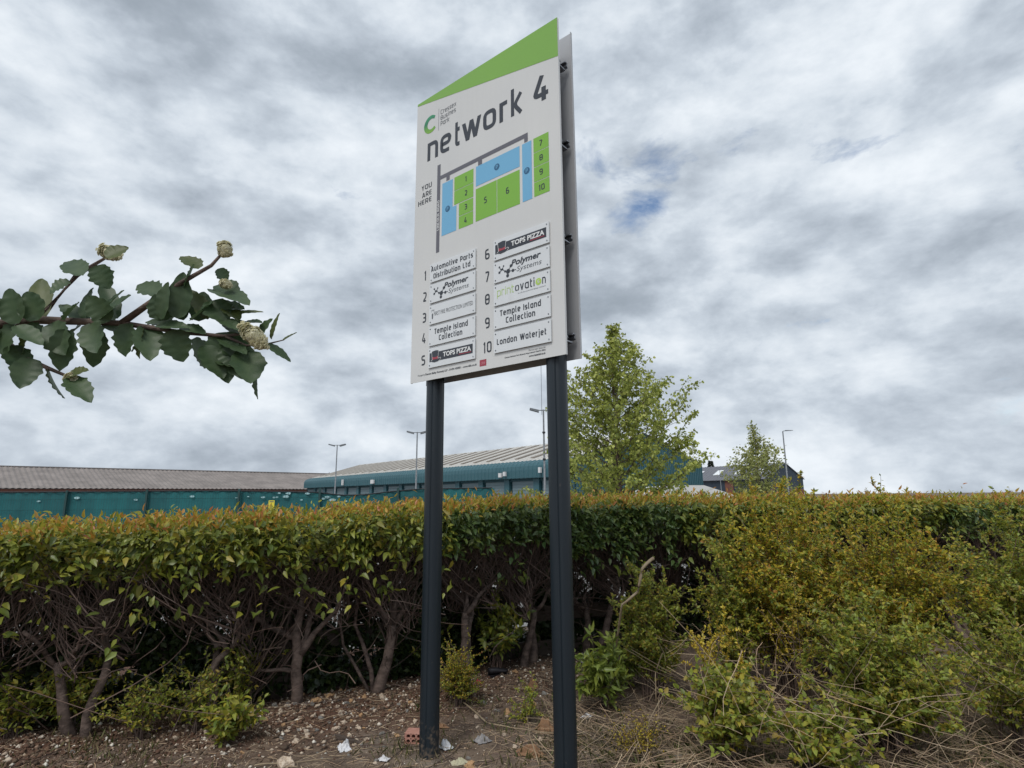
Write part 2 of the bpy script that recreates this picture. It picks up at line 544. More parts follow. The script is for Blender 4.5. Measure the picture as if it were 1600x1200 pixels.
mg.inputs[7].default_value = (0.26, 0.22, 0.18, 1)
L(mg.outputs[2], pb.inputs['Base Color'])
g = mesh_obj('ground', np.array(GV), np.array(GF), M['soil'], smooth=True)
tag(g, kind='structure')

M['tarmac'] = mat('pale_tarmac', (0.20, 0.20, 0.195), 0.9, var=(0.26, 0.255, 0.245), vscale=0.6, bump=(60, 0.3, 0.01))
cp = MB()
cp.add([(-300, 3.2 + 3.0, 0.006), (-9, 5.6, 0.006), (-4.5, 6.0, 0.006), (-1.7, 6.6, 0.006), (.7, 7.9, 0.006), (4, 8.2, 0.006), (300, 8.6, 0.006), (300, 260, 0.006), (-300, 260, 0.006)],
       [tuple(range(9))])
tag(cp.build('car_park', M['tarmac']), kind='structure')

# ------------------------------------------------------------------ stroke lettering
CAP, ASC, DSC = 1.27, 1.37, -0.35


def glyph(ch, hw):
    b, B, x, X, C, c, A = hw, 0.0, 1 - hw, 1.0, CAP, CAP - hw, ASC
    mm, MM, d = 0.5, CAP / 2, DSC + hw
    G = {
        'n': (.78, [[(0, B), (0, X)], [(0, x), (1, x), (1, B)]]),
        'e': (.78, [[(.0, mm), (1, mm), (1, x), (0, x), (0, b), (.95, b)]]),
        't': (.52, [[(.22, 1.3), (.22, b), (1.1, b)], [(-.12, x), (1.1, x)]]),
        'w': (1.2, ['d', (0, X, .26, B), (.26, B, .5, X), (.5, X, .74, B), (.74, B, 1, X)]),
        'o': (.8, ['c', (0, b), (1, b), (1, x), (0, x)]),
        'r': (.5, [[(0, B), (0, X)], [(0, x), (1.2, x)]]),
        'k': (.74, [[(0, B), (0, A)], [(1.05, X), (.22, .52), (1.05, B)]]),
        'a': (.78, [[(1, X), (1, B)], [(1, x), (0, x), (0, b), (1, b)]]),
        'b': (.78, [[(0, A), (0, B)], [(0, x), (1, x), (1, b), (0, b)]]),
        'c': (.66, [[(1.1, x), (0, x), (0, b), (1.1, b)]]),
        'd': (.78, [[(1, A), (1, B)], [(1, x), (0, x), (0, b), (1, b)]]),
        'i': (.2, [[(.5, B), (.5, X)], [(.5, 1.15), (.5, 1.37)]]),
        'j': (.35, [[(.8, X), (.8, d), (-.6, d)], [(.8, 1.15), (.8, 1.37)]]),
        'l': (.38, [[(0, A), (0, b), (1.2, b)]]),
        'm': (1.22, [[(0, B), (0, X)], [(0, x), (1, x), (1, B)], [(.5, x), (.5, B)]]),
        'p': (.78, [[(0, X), (0, DSC)], [(0, x), (1, x), (1, b), (0, b)]]),
        's': (.68, [[(1.05, x), (0, x), (0, mm), (1, mm), (1, b), (-.05, b)]]),
        'u': (.78, [[(0, X), (0, b), (1, b)], [(1, X), (1, B)]]),
        'v': (.74, ['d', (0, X, .5, B), (.5, B, 1, X)]),
        'x': (.74, ['d', (0, X, 1, B), (0, B, 1, X)]),
        'y': (.78, [[(0, X), (0, b), (1, b)], [(1, X), (1, d), (.05, d)]]),
        'A': (.9, [[(0, B), (.42, c), (.58, c), (1, B)], [(.16, .36), (.84, .36)]]),
        'B': (.84, ['c', (0, b), (1, b), (1, c), (0, c)], [[(0, MM), (1, MM)]]),
        'C': (.8, [[(1.05, c), (0, c), (0, b), (1.05, b)]]),
        'D': (.86, ['c', (0, b), (1, b), (1, c), (0, c)]),
        'E': (.7, [[(1.1, c), (0, c), (0, b), (1.1, b)], [(0, MM), (1, MM)]]),
        'H': (.86, [[(0, C), (0, B)], [(1, C), (1, B)], [(0, MM), (1, MM)]]),
        'I': (.2, [[(.5, C), (.5, B)]]),
        'L': (.66, [[(0, C), (0, b), (1.1, b)]]),
        'N': (.88, [[(0, B), (0, C)], [(0, c), (1, b)], [(1, C), (1, B)]]),
        'O': (.88, ['c', (0, b), (1, b), (1, c), (0, c)]),
        'P': (.8, [[(0, C), (0, B)], [(0, c), (1, c), (1, .5), (0, .5)]]),
        'R': (.84, [[(0, C), (0, B)], [(0, c), (1, c), (1, .55), (0, .55)], [(.45, .55), (1.05, B)]]),
        'S': (.8, [[(1.05, c), (0, c), (0, MM), (1, MM), (1, b), (-.05, b)]]),
        'T': (.78, [[(-.15, c), (1.15, c)], [(.5, c), (.5, B)]]),
        'U': (.86, [[(0, C), (0, b), (1, b), (1, C)]]),
        'W': (1.3, ['d', (0, C, .26, B), (.26, B, .5, C), (.5, C, .74, B), (.74, B, 1, C)]),
        'Y': (.84, [[(0, C), (.5, .52), (1, C)], [(.5, .52), (.5, B)]]),
        '1': (.42, [[(0, CAP * .78), (.9, c)], [(.9, C), (.9, B)]]),
        '2': (.74, [[(0, c), (1, c), (1, MM), (0, b), (1.05, b)]]),
        '3': (.74, [[(0, c), (1, c), (1, b), (0, b)], [(.25, MM), (1, MM)]]),
        '4': (.84, [[(.62, C), (-.02, .32), (1.1, .32)], [(.74, .68), (.74, B)]]),
        '5': (.74, [[(1, c), (0, c), (0, .68), (1, .68), (1, b), (-.05, b)]]),
        '6': (.76, [[(.85, c), (0, c), (0, b), (1, b), (1, .66), (0, .66)]]),
        '7': (.74, [[(-.05, c), (1, c), (.3, B)]]),
        '8': (.78, ['c', (0, b), (1, b), (1, c), (0, c)], [[(0, MM), (1, MM)]]),
        '9': (.76, [[(.15, b), (1, b), (1, c), (0, c), (0, .6), (1, .6)]]),
        '0': (.78, ['c', (0, b), (1, b), (1, c), (0, c)]),
        '-': (.5, [[(0, mm), (1, mm)]]), '.': (.2, [[(.5, 0), (.5, .2)]]), ' ': (.42, []),
    }
    g = G[ch]
    w = g[0]
    strokes = []
    for item in g[1:]:
        if item and item[0] == 'd':
            strokes += [([(q[0], q[1]), (q[2], q[3])], 'd') for q in item[1:]]
        elif item and item[0] == 'c':
            strokes.append((item[1:], True))
        else:
            for s in item:
                strokes.append((s, False))
    out = []
    for pts, closed in strokes:
        out.append(([(hw + px_ * (w - 2 * hw), py_) for px_, py_ in pts], closed))
    return w, out


def rounded(pts, closed, r):
    P = [Vector(p) for p in pts]
    n = len(P)
    out = []
    for i in range(n):
        if not closed and i in (0, n - 1):
            out.append(P[i])
            continue
        a, b, c = P[i - 1], P[i], P[(i + 1) % n]
        u, w = (a - b), (c - b)
        la, lc = u.length, w.length
        u.normalize()
        w.normalize()
        if abs(u.x * w.x + u.y * w.y) > 0.75:      # sharp zigzag: keep mitre
            out.append(b)
            continue
        rr = min(r, la * 0.5, lc * 0.5)
        for k in range(5):
            t = k / 4
            p0, p1, p2 = b + u * rr, b, b + w * rr
            out.append(p0 * (1 - t) ** 2 + p1 * 2 * t * (1 - t) + p2 * t * t)
    return out


def ribbon(pts, closed, hw):
    n = len(pts)
    Ls, Rs = [], []
    for i in range(n):
        a = pts[i - 1] if (closed or i > 0) else None
        c = pts[(i + 1) % n] if (closed or i < n - 1) else None
        b = pts[i]
        d1 = (b - a).normalized() if a is not None else None
        d2 = (c - b).normalized() if c is not None else None
        if d1 is None:
            d1 = d2
        if d2 is None:
            d2 = d1
        n1_, n2_ = Vector((-d1.y, d1.x)), Vector((-d2.y, d2.x))
        nn = (n1_ + n2_)
        if nn.length < 1e-4:
            nn = n1_
        nn.normalize()
        k = 1 / max(0.8, nn.dot(n1_))
        Ls.append(b + nn * hw * k)
        Rs.append(b - nn * hw * k)
    quads = []
    rng = range(n if closed else n - 1)
    for i in rng:
        j = (i + 1) % n
        quads.append((Rs[i], Rs[j], Ls[j], Ls[i]))
    return quads


def stroke_text(text, weight=0.2, gap=0.2, r=0.24):
    """polys in font units (x height 1), total width"""
    x = 0
    polys = []
    hw = weight / 2
    for ch in text:
        w, st = glyph(ch, hw)
        for k, (pts, closed) in enumerate(st):
            if closed == 'd':
                (xa_, ya_), (xb_, yb_) = pts
                e = hw * 1.06
                if ya_ > yb_:
                    xa_, ya_, xb_, yb_ = xb_, yb_, xa_, ya_
                polys.append(([(xa_ - e + x, ya_), (xa_ + e + x, ya_), (xb_ + e + x, yb_), (xb_ - e + x, yb_)], k))
                continue
            rr = rounded(pts, closed, r)
            for q in ribbon(rr, closed, hw):
                polys.append(([(p.x + x, p.y) for p in q], k))
        x += w + gap
    return polys, x - gap


_text_cache = {}


def font_text(text, bold=0.0, shear=0.0):
    """polys from the built-in font, normalised so that cap height is 1"""
    key = (text, bold, shear)
    if key in _text_cache:
        return _text_cache[key]
    cu = bpy.data.curves.new('tmp_text', 'FONT')
    cu.body = text
    cu.offset = bold
    cu.shear = shear
    cu.resolution_u = 3
    ob = bpy.data.objects.new('tmp_text', cu)
    COL.objects.link(ob)
    dg = bpy.context.evaluated_depsgraph_get()
    ev = ob.evaluated_get(dg)
    me = ev.to_mesh()
    vs = [(v_.co.x, v_.co.y) for v_ in me.vertices]
    ps = [tuple(p.vertices) for p in me.polygons]
    ev.to_mesh_clear()
    bpy.data.objects.remove(ob)
    bpy.data.curves.remove(cu)
    _text_cache[key] = (vs, ps)
    return vs, ps


# ------------------------------------------------------------------ the sign
YAW = -0.6799
SX, SY = -0.7285, 4.0451
ZB, PW, PH = 2.3955, 1.3375, 2.2488
sign = empty('business_sign', (SX, SY, 0), YAW)
tag(sign, 'tall double panel business park sign with green top corner on two dark posts', 'sign')


class Print:
    """flat print in the sign's local plane; u across, h up from the panel's lower edge"""

    def __init__(self, depth):
        self.mb = MB()
        self.d = depth

    def poly(self, pts, e=0.0):
        n = len(pts)
        self.mb.add([(u, -self.d - e, ZB + h) for u, h in pts], [tuple(range(n))])
        return self

    def rect(self, u0, h0, u1, h1, e=0.0):
        return self.poly([(u0, h0), (u1, h0), (u1, h1), (u0, h1)], e)

    def disc(self, u, h, r, n=20, e=0.0, r2=None):
        r2 = r2 or r
        return self.poly([(u + r * math.cos(2 * PI * k / n), h + r2 * math.sin(2 * PI * k / n)) for k in range(n)], e)

    def line(self, pts, w, e=0.0, closed=False):
        for q in ribbon([Vector(p) for p in pts], closed, w / 2):
            self.poly([(p.x, p.y) for p in q], e)
        return self

    def text(self, s, u0, h0, u1, xh, weight=0.2, gap=0.2, shear=0.0, r=0.24, align='fit', rot=False):
        polys, w = stroke_text(s, weight, gap, r)
        sxx = (u1 - u0) / w if align == 'fit' else xh
        if align == 'centre':
            u0 = (u0 + u1) / 2 - w * xh / 2
        for q, k in polys:
            pts = []
            for a, b in q:
                uu, hh = a * sxx + shear * b * xh, b * xh
                pts.append((u0 - hh, h0 + uu) if rot else (u0 + uu, h0 + hh))
            self.poly(pts, k * 0.00015)
        return self

    def ftext(self, s, u0, h0, u1, h1, bold=0.0, shear=0.0):
        vs, ps = font_text(s, bold, shear)
        x0, x1 = min(a for a, b in vs), max(a for a, b in vs)
        y0, y1 = min(b for a, b in vs), max(b for a, b in vs)
        self.mb.add([(u0 + (a - x0) / (x1 - x0) * (u1 - u0), -self.d, ZB + h0 + (b - y0) / (y1 - y0) * (h1 - h0)) for a, b in vs], ps)
        return self

    def build(self, name, mt, parent):
        o = self.mb.build(name, mt, parent)
        if name == 'lettering':
            o['kind'] = 'stuff'
        return o


# grime on the panel (rain streaks) and dried mud on the posts
def overlay(mt, colour, build_fac):
    global nt
    nt = mt.node_tree
    pbs = [n for n in nt.nodes if n.type == 'BSDF_PRINCIPLED'][0]
    src = pbs.inputs['Base Color'].links[0].from_socket
    tcx = N('ShaderNodeTexCoord')
    fac = build_fac(tcx.outputs['Object'])
    mo = N('ShaderNodeMix', data_type='RGBA')
    L(fac, mo.inputs[0])
    L(src, mo.inputs[6])
    mo.inputs[7].default_value = (*colour, 1)
    L(mo.outputs[2], pbs.inputs['Base Color'])


def streaks(vec):
    mq = N('ShaderNodeMapping')
    mq.inputs['Scale'].default_value = (26, 1, 1.1)
    L(vec, mq.inputs[0])
    a_ = N('ShaderNodeTexNoise', i_Scale=1.0, i_Detail=6.0)
    L(mq.outputs[0], a_.inputs['Vector'])
    b_ = N('ShaderNodeTexNoise', i_Scale=2.3, i_Detail=5.0)
    L(vec, b_.inputs['Vector'])
    return MATH('MULTIPLY', MATH('MULTIPLY', MATH('SUBTRACT', a_.outputs['Fac'], .45), 2.2, clamp=True), MATH('MULTIPLY', MATH('SUBTRACT', b_.outputs['Fac'], .38), 1.6, clamp=True))


def splash(vec):
    sq = N('ShaderNodeSeparateXYZ')
    L(vec, sq.inputs[0])
    a_ = N('ShaderNodeTexNoise', i_Scale=38.0, i_Detail=8.0)
    L(vec, a_.inputs['Vector'])
    hgt = MATH('SUBTRACT', 1.0, MATH('DIVIDE', sq.outputs['Z'], .30), clamp=True)
    return MATH('MULTIPLY', MATH('SUBTRACT', MATH('ADD', a_.outputs['Fac'], MATH('MULTIPLY', hgt, .30)), .70), 4.0, clamp=True)


overlay(M['panel'], (.55, .555, .54), streaks)
overlay(M['plate'], (.52, .54, .53), streaks)
overlay(M['post'], (.14, .11, .085), splash)


# posts: round extrusions with four shallow slots
def post_profile(r=0.060, n=72):
    pts = []
    for k in range(n):
        t = 2 * PI * k / n
        q = (t - 0.35) % (PI / 2)
        rr = r
        if q < 0.14:
            rr = r * 0.93
        sq = 1 / max(abs(math.cos(t)), abs(math.sin(t)))
        rr *= 1 + 0.10 * (sq - 1)
        pts.append((rr * math.cos(t), rr * math.sin(t)))
    return pts


def post(u):
    mb = MB()
    pf = post_profile()
    n = len(pf)
    for z in (-0.25, ZB + PH - 0.45):
        mb.v += [(u + a, 0.082 + b, z) for a, b in pf]
    mb.f += [(k, (k + 1) % n, n + (k + 1) % n, n + k) for k in range(n)] + [tuple(range(n, 2 * n))]
    return mb.build('post', M['post'], sign)


post(0.173)
post(1.214)
# front panel: thin sheet with returned edges
fp = MB().box(0, 0.0, ZB, PW, 0.004, ZB + PH)
e_ = 0.0035
fp.box(0, 0.0045, ZB, e_, 0.016, ZB + PH).box(PW - e_, 0.0045, ZB, PW, 0.016, ZB + PH)
front = fp.build('front_panel', M['panel'], sign)
tag(front, 'light silver front panel with map and company plates')
bp = MB().box(0, 0.162, ZB + 0.004, PW + 0.004, 0.166, ZB + PH - 0.004)
bp.box(0, 0.150, ZB + 0.004, e_, 0.1615, ZB + PH - .004).box(PW + 0.0005, 0.150, ZB + 0.004, PW + 0.004, 0.1615, ZB + PH - .004)
back = bp.build('back_panel', M['panel_edge'], sign)
tag(back, 'plain dark grey rear panel')
# channel rails whose zigzag ends show between the panels
for zr in (0.105, 0.74, 1.38, 1.955):
    prof = [(0.0165, -.022), (0.0165, -.014), (0.030, -.014), (0.034, -.004), (0.026, .004), (0.026, .010), (0.040, .012), (0.048, .004), (0.052, .006),
            (0.044, .018), (0.020, .016), (0.020, .002), (0.026, -.006), (0.0200, -.022)]
    mb = MB()
    mb.prism([(0.03, a, ZB + zr + b) for a, b in prof], (PW - 0.045, 0, 0))
    mb.prism([(0.03, 0.166 - a - 0.0165 + 0.0, ZB + zr + 0.03 + b) for a, b in prof], (PW - 0.045, 0, 0))
    mb.box(PW - 0.06, 0.040, ZB + zr - .012, PW - 0.025, 0.120, ZB + zr - .004)
    mb.build('rail', M['alu'], sign)
Print(0.0012).poly([(0.004, 2.2455), (0.0, 2.232), (1.3375, 1.962), (1.3375, 2.2488), (0.004, 2.2488)]).build('green_corner', M['wedge'], front)

# logo
def arc_ring(p, cu_, ch_, ro, ri, a0, a1, n=26, cx2=0, cy2=0):
    A_ = [math.radians(a0 + (a1 - a0) * k / n) for k in range(n + 1)]
    for i in range(n):
        t0, t1 = A_[i], A_[i + 1]
        p.poly([(cu_ + ro * math.cos(t0), ch_ + ro * math.sin(t0)), (cu_ + ro * math.cos(t1), ch_ + ro * math.sin(t1)),
                (cu_ + cx2 + ri * math.cos(t1), ch_ + cy2 + ri * math.sin(t1)), (cu_ + cx2 + ri * math.cos(t0), ch_ + cy2 + ri * math.sin(t0))])


M['logo'] = mat('logo_green', (0.1, 0.3, 0.05), 0.3)
nt = M['logo'].node_tree
pb = [n for n in nt.nodes if n.type == 'BSDF_PRINCIPLED'][0]
tcn = N('ShaderNodeTexCoord')
sp = N('ShaderNodeSeparateXYZ')
L(tcn.outputs['Object'], sp.inputs[0])
kk = MATH('DIVIDE', MATH('SUBTRACT', sp.outputs['Z'], ZB + 1.93), 0.155, clamp=True)
L(RAMP(kk, [(0.0, (0.22, 0.43, 0.05)), (0.3, (0.15, 0.38, 0.06)), (0.6, (0.03, 0.2, 0.1)), (1.0, (0.05, 0.3, 0.15))]), pb.inputs['Base Color'])
p = Print(0.0012)
arc_ring(p, .156, 2.008, .074, .044, 46, 318, cx2=.008)
p.build('logo', M['logo'], front)
p = Print(0.0012)
p.rect(.243, 1.915, .2455, 2.10)
p.text('Cressex', .265, 2.041, .428, .029, .15).text('Busines', .265, 1.992, .425, .029, .15).text('Park', .266, 1.944, .358, .029, .15)
p.build('lettering', M['ink_grey'], front)
p = Print(0.0012)
for ch, ua, ub in (('n', .128, .243), ('e', .266, .380), ('t', .414, .476), ('w', .491, .677), ('o', .696, .816), ('r', .846, .922), ('k', .948, 1.044)):
    Print(0.0012).text(ch, ua, 1.702, ub, .150, .21).build('letter', M['ink'], front)
Print(0.0012).text('4', 1.128, 1.702, 1.263, .146, .22).build('numeral', M['ink'], front)
p = Print(0.0012)
p.text('YOU', .070, 1.478, .182, .031, .2).text('ARE', .078, 1.418, .182, .031, .2).text('HERE', .036, 1.362, .183, .031, .2)
p.build('lettering', M['ink'], front)
# map
p = Print(0.0012)
p.rect(.241, .930, .274, 1.625).rect(.2745, 1.497, 1.086, 1.528).rect(1.057, 1.465, 1.086, 1.4965).rect(.337, 1.463, .371, 1.4965).rect(.650, 1.463, .687, 1.4965)
p.build('map_road', M['road_grey'], front)
p = Print(0.0022)
p.text('LINCOLN ROAD', .268, 1.10, .268 + .235, .0165, .2, rot=True)
p.build('lettering', M['white'], front)
p = Print(0.0012)
for r_ in ((.630, 1.311, 1.017, 1.460), (1.038, 1.050, 1.115, 1.459)):
    Print(0.0012).rect(*r_).build('map_car_park', M['blue'], front)
p.poly([(.296, 1.455), (.296, 1.044), (.443, 1.044), (.443, 1.236), (.404, 1.236), (.404, 1.455)])
p.build('map_car_park', M['blue'], front)
p = Print(0.0012)
g_ = .0022
units = [(.420, 1.351 + g_, .606, 1.458), (.420, 1.242 + g_, .606, 1.351 - g_), (.468, 1.140 + g_, .605, 1.240 - g_), (.468, 1.044, .605, 1.140 - g_),
         (.629, 1.048, .8215 - g_, 1.290), (.8215 + g_, 1.048, 1.0155, 1.290)]
units += [(1.131, a + g_, 1.250, b - g_) for a, b in ((1.358, 1.463), (1.256, 1.358), (1.152, 1.256), (1.051, 1.152))]
for r_ in units:
    Print(0.0012).rect(*r_).build('map_unit', M['green'], front)
p = Print(0.0022)
cap = .032
for s, u, h in (('1', .534, 1.405), ('2', .535, 1.297), ('3', .535, 1.192), ('4', .533, 1.092), ('7', 1.190, 1.409), ('8', 1.190, 1.306), ('9', 1.188, 1.207)):
    w_ = .014 if s == '1' else .026
    p.text(s, u - w_ / 2, h - cap * .62, u + w_ / 2, cap, .2)
p.text('10', 1.166, 1.101 - .02, 1.213, cap, .2).text('5', .706, 1.156, .732, .036, .2).text('6', .901, 1.155, .927, .036, .2)
p.build('lettering', M['ink'], front)
p = Print(0.0020)
for u, h in ((.822, 1.385), (.355, 1.238), (1.075, 1.258)):
    Print(0.0020).disc(u, h, .0235).build('parking_symbol', M['dblue'], front)
p = Print(0.0028)
for u, h in ((.822, 1.385), (.355, 1.238), (1.075, 1.258)):
    p.text('P', u - .0075, h - .0135, u + .0085, .0215, .2)
p.build('lettering', M['blue'], front)

# index numbers
for i, h in enumerate((.748, .586, .429, .276, .115)):
    w_ = .020 if i == 0 else .040
    Print(0.0012).text(str(i + 1), .131 - w_ / 2, h, .131 + w_ / 2, .0575, .2).build('numeral', M['ink'], front)
for i, h in enumerate((.745, .588, .431, .270)):
    Print(0.0012).text(str(i + 6), .736 - .020, h, .736 + .020, .0575, .2).build('numeral', M['ink'], front)
Print(0.0012).text('1', .700, .108, .719, .0575, .2).build('numeral', M['ink'], front)
Print(0.0012).text('0', .732, .108, .772, .0575, .2).build('numeral', M['ink'], front)
# footer lines
p = Print(0.0012)
p.ftext('Managed by', .078, .036, .150, .052)
p.build('lettering', M['ink_grey'], front)
p = Print(0.0012)
p.ftext('Duncan Bailey Kennedy LLP - 01494 450951 - www.dbk.co.uk', .156, .034, .645, .053, bold=.02)
p.ftext('Cressex Business Park Business Improvement District (BID)', .880, .044, 1.194, .056, bold=.02)
p.ftext('www.cressexbid.co.uk', 1.070, .025, 1.194, .038, bold=.02)
p.build('lettering', M['ink'], front)
p = Print(0.0012)
p.ftext('Find out more about the', 1.070, .062, 1.194, .073)
p.build('lettering', M['ink_grey'], front)
Print(0.0012).rect(.670, .026, .727, .068).build('red_badge', M['red'], front)
p = Print(0.0022)
p.text('dbk', .684, .037, .720, .013, .18)
p.build('lettering', mat('pink_print', (.62, .25, .3), .4), front)

# company name plates
def tops(pu, ph, par):
    k = Print(0.0126)
    k.rect(pu + .015, ph + .040, pu + .425, ph + .104)
    k.poly([(pu + .040, ph + .052), (pu + .062, ph + .052), (pu + .052, ph + .104), (pu + .043, ph + .104)])
    k.build('logo_band', M['ink'], par)
    k = Print(0.0132)     # crown of the hat, standing over the band's upper edge
    k.poly([(pu + .044, ph + .060), (pu + .098, ph + .056), (pu + .106, ph + .112), (pu + .078, ph + .117), (pu + .038, ph + .112)])
    k.poly([(pu + .022, ph + .045), (pu + .060, ph + .033), (pu + .100, ph + .036), (pu + .126, ph + .056), (pu + .100, ph + .052), (pu + .060, ph + .048)])
    k.build('hat', M['ink'], par)
    k = Print(0.0138)
    k.poly([(pu + .045, ph + .053), (pu + .099, ph + .054), (pu + .101, ph + .072), (pu + .072, ph + .067), (pu + .043, ph + .073)])
    k.build('hat_band', M['red'], par)
    Print(0.0138).rect(pu + .30, ph + .049, pu + .412, ph + .054).build('underline', M['red'], par)
    k = Print(0.0144)
    k.line([(pu + .037, ph + .113), (pu + .045, ph + .052), (pu + .030, ph + .044)], .003)
    k.line([(pu + .107, ph + .113), (pu + .101, ph + .056), (pu + .124, ph + .060), (pu + .131, ph + .052), (pu + .118, ph + .043)], .003)
    k.ftext('TOPS PIZZA', pu + .150, ph + .058, pu + .412, ph + .092, bold=.035)
    k.build('lettering', M['white'], par)


def polymer(pu, ph, par):
    k = Print(0.0126)
    k.ftext('Polymer', pu + .148, ph + .066, pu + .382, ph + .120, bold=.028, shear=.22)
    pts = [((.050, .098), .007), ((.062, .080), .006), ((.085, .098), .006), ((.075, .078), .008), ((.050, .062), .009), ((.098, .058), .008),
           ((.122, .052), .017), ((.146, .084), .011), ((.118, .024), .012), ((.162, .048), .011), ((.185, .048), .003)]
    for (a, b), r in pts:
        k.disc(pu + a, ph + b, r, 10)
    q = [Vector((pu + a, ph + b)) for (a, b), r in pts]
    for a, b in ((0, 1), (1, 3), (2, 3), (3, 4), (3, 5), (5, 6), (6, 7), (6, 8), (6, 9), (9, 10)):
        k.line([q[a], q[b]], .004, e=.0003)
    k.build('lettering', M['ink'], par)
    k = Print(0.0126)
    k.ftext('Systems', pu + .192, ph + .022, pu + .386, ph + .066, shear=.22, bold=-.004)
    k.build('lettering', M['ink_grey'], par)


def plain(lines):
    def fn(pu, ph, par):
        k = Print(0.0126)
        for s, u0, h0, u1, xh in lines:
            k.text(s, u0, h0, u1, xh, .235, gap=.19)
        k.build('lettering', M['ink'], par)
    return fn


def first_fire(pu, ph, par):
    k = Print(0.0126)
    k.ftext('FIRST FIRE PROTECTION LIMITED', pu + .052, ph + .056, pu + .425, ph + .086, bold=-.003)
    k.ftext('THE', pu + .034, ph + .092, pu + .054, ph + .104)
    k.poly([(pu + .030, ph + .040), (pu + .036, ph + .034), (pu + .041, ph + .040), (pu + .043, ph + .070), (pu + .036, ph + .080), (pu + .029, ph + .070)])
    k.line([(pu + .022, ph + .088), (pu + .030, ph + .106), (pu + .036, ph + .100)], .002)
    k.build('lettering', M['ink_grey'], par)


def printo(pu, ph, par):
    k = Print(0.0126)
    k.text('print', pu + .030, ph + .058, pu + .168, .040, .10, r=.45)
    k.disc(pu + .360, ph + .080, .022)
    k.build('lettering', M['lime'], par)
    k = Print(0.0126)
    k.text('ovati', pu + .178, ph + .058, pu + .330, .042, .19, r=.45).text('n', pu + .388, ph + .058, pu + .414, .042, .19, r=.45)
    k.build('lettering', M['ink'], par)
    k = Print(0.0134)
    k.text('s', pu + .352, ph + .070, pu + .368, .020, .18, r=.4)
    k.build('lettering', M['plate'], par)
    k = Print(0.0126)
    k.ftext('for all your print and signage solutions', pu + .200, ph + .036, pu + .412, ph + .046)
    k.build('lettering', M['ink_grey'], par)


def plate(pu, ph, fn, label):
    o = MB().box(pu, -.0115, ZB + ph, pu + .4445, -.0045, ZB + ph + .138).build('name_plate', M['plate'], sign)
    tag(o, label)
    fn(pu, ph, o)
    for a in (.016, .4285):
        for b in (.016, .122):
            s = MB().tube([(pu + a, -.0117, ZB + ph + b), (pu + a, -.0140, ZB + ph + b)], .0042, 8).build('screw', M['alu'] if a > .1 else M['ink_grey'], o)


for args in ((.193, .711, plain([('Automotive Parts', .206, .790, .616, .030), ('Distribution Ltd', .231, .733, .592, .030)]), 'pale plate lettered Automotive Parts Distribution Ltd'),
             (.193, .555, polymer, 'pale plate lettered Polymer Systems beside number 2'),
             (.193, .397, first_fire, 'pale plate lettered First Fire Protection Limited'),
             (.193, .240, plain([('Temple Island', .251, .319, .572, .0305), ('Collection', .298, .266, .522, .0305)]), 'pale plate lettered Temple Island Collection beside number 4'),
             (.193, .083, tops, 'pale plate with top hat and Tops Pizza beside number 5'),
             (.800, .712, tops, 'pale plate with top hat and Tops Pizza beside number 6'),
             (.800, .5565, polymer, 'pale plate lettered Polymer Systems beside number 7'),
             (.800, .4010, printo, 'pale plate lettered printovation in green and dark'),
             (.800, .2450, plain([('Temple Island', .852, .324, 1.175, .0305), ('Collection', .901, .270, 1.131, .0305)]), 'pale plate lettered Temple Island Collection beside number 9'),
             (.800, .0900, plain([('London Waterjet', .826, .139, 1.212, .0305)]), 'pale plate lettered London Waterjet')):
    plate(*args)

# ================================================================== buildings beyond the hedge
def frame2(o, ux, uy):
    """local frame: origin o (x,y), direction u; returns function (along, across, z)"""
    u = Vector((ux, uy)).normalized()
    w = Vector((u.y, -u.x))
    return lambda a, b, z: (o[0] + u.x * a + w.x * b, o[1] + u.y * a + w.y * b, z)


def ribbed(fn, prof, length, pitch, depth, rib, name, mt, parent):
    """profile prof [(b, z)] swept along 'a' with raised ribs"""
    mb = MB()
    n = len(prof)
    a = 0.0
    cols = []
    while a < length:
        for da, off in ((0, 0), (pitch * (1 - rib), 0), (pitch * (1 - rib) + .04, depth), (pitch - .04, depth)):
            if a + da <= length:
                cols.append((a + da, off))
        a += pitch
    cols.append((length, 0))
    for a_, off in cols:
        for i, (b_, z_) in enumerate(prof):
            i0, i1 = max(i - 1, 0), min(i + 1, n - 1)
            db, dz = prof[i1][0] - prof[i0][0], prof[i1][1] - prof[i0][1]
            ln = math.hypot(db, dz) or 1
            mb.v.append(fn(a_, b_ - dz / ln * off * -1 * -1, z_ + db / ln * off))
    for c in range(len(cols) - 1):
        for i in range(n - 1):
            p0 = c * n + i
            mb.f.append((p0, p0 + n, p0 + n + 1, p0 + 1))
    return mb.build(name, mt, parent)


def flatbox(fn, a0, a1, b0, b1, z0, z1, mb=None):
    mb = mb or MB()
    lo = [fn(a0, b0, z0), fn(a1, b0, z0), fn(a1, b1, z0), fn(a0, b1, z0)]
    hi = [fn(a0, b0, z1), fn(a1, b0, z1), fn(a1, b1, z1), fn(a0, b1, z1)]
    return mb.hexa(lo, hi)


# --- teal warehouse: along = long side (away to the left), across<0 = towards its inside... (across>0 is the gable direction)
C0 = (7.6, 72.0)
fu = frame2(C0, -.62, .785)          # across axis = (.785,.62): the gable direction
wh = empty('warehouse', (C0[0], C0[1], 0))
tag(wh, 'long teal clad warehouse with curved eaves, pale roof and roller doors', 'warehouse')


def wfn(a, b, z):
    x, y, zz_ = fu(a, b, z)
    return (x - C0[0], y - C0[1], zz_)


LEN, GW, EZ, AZ = 96.0, 27.2, 6.0, 10.1
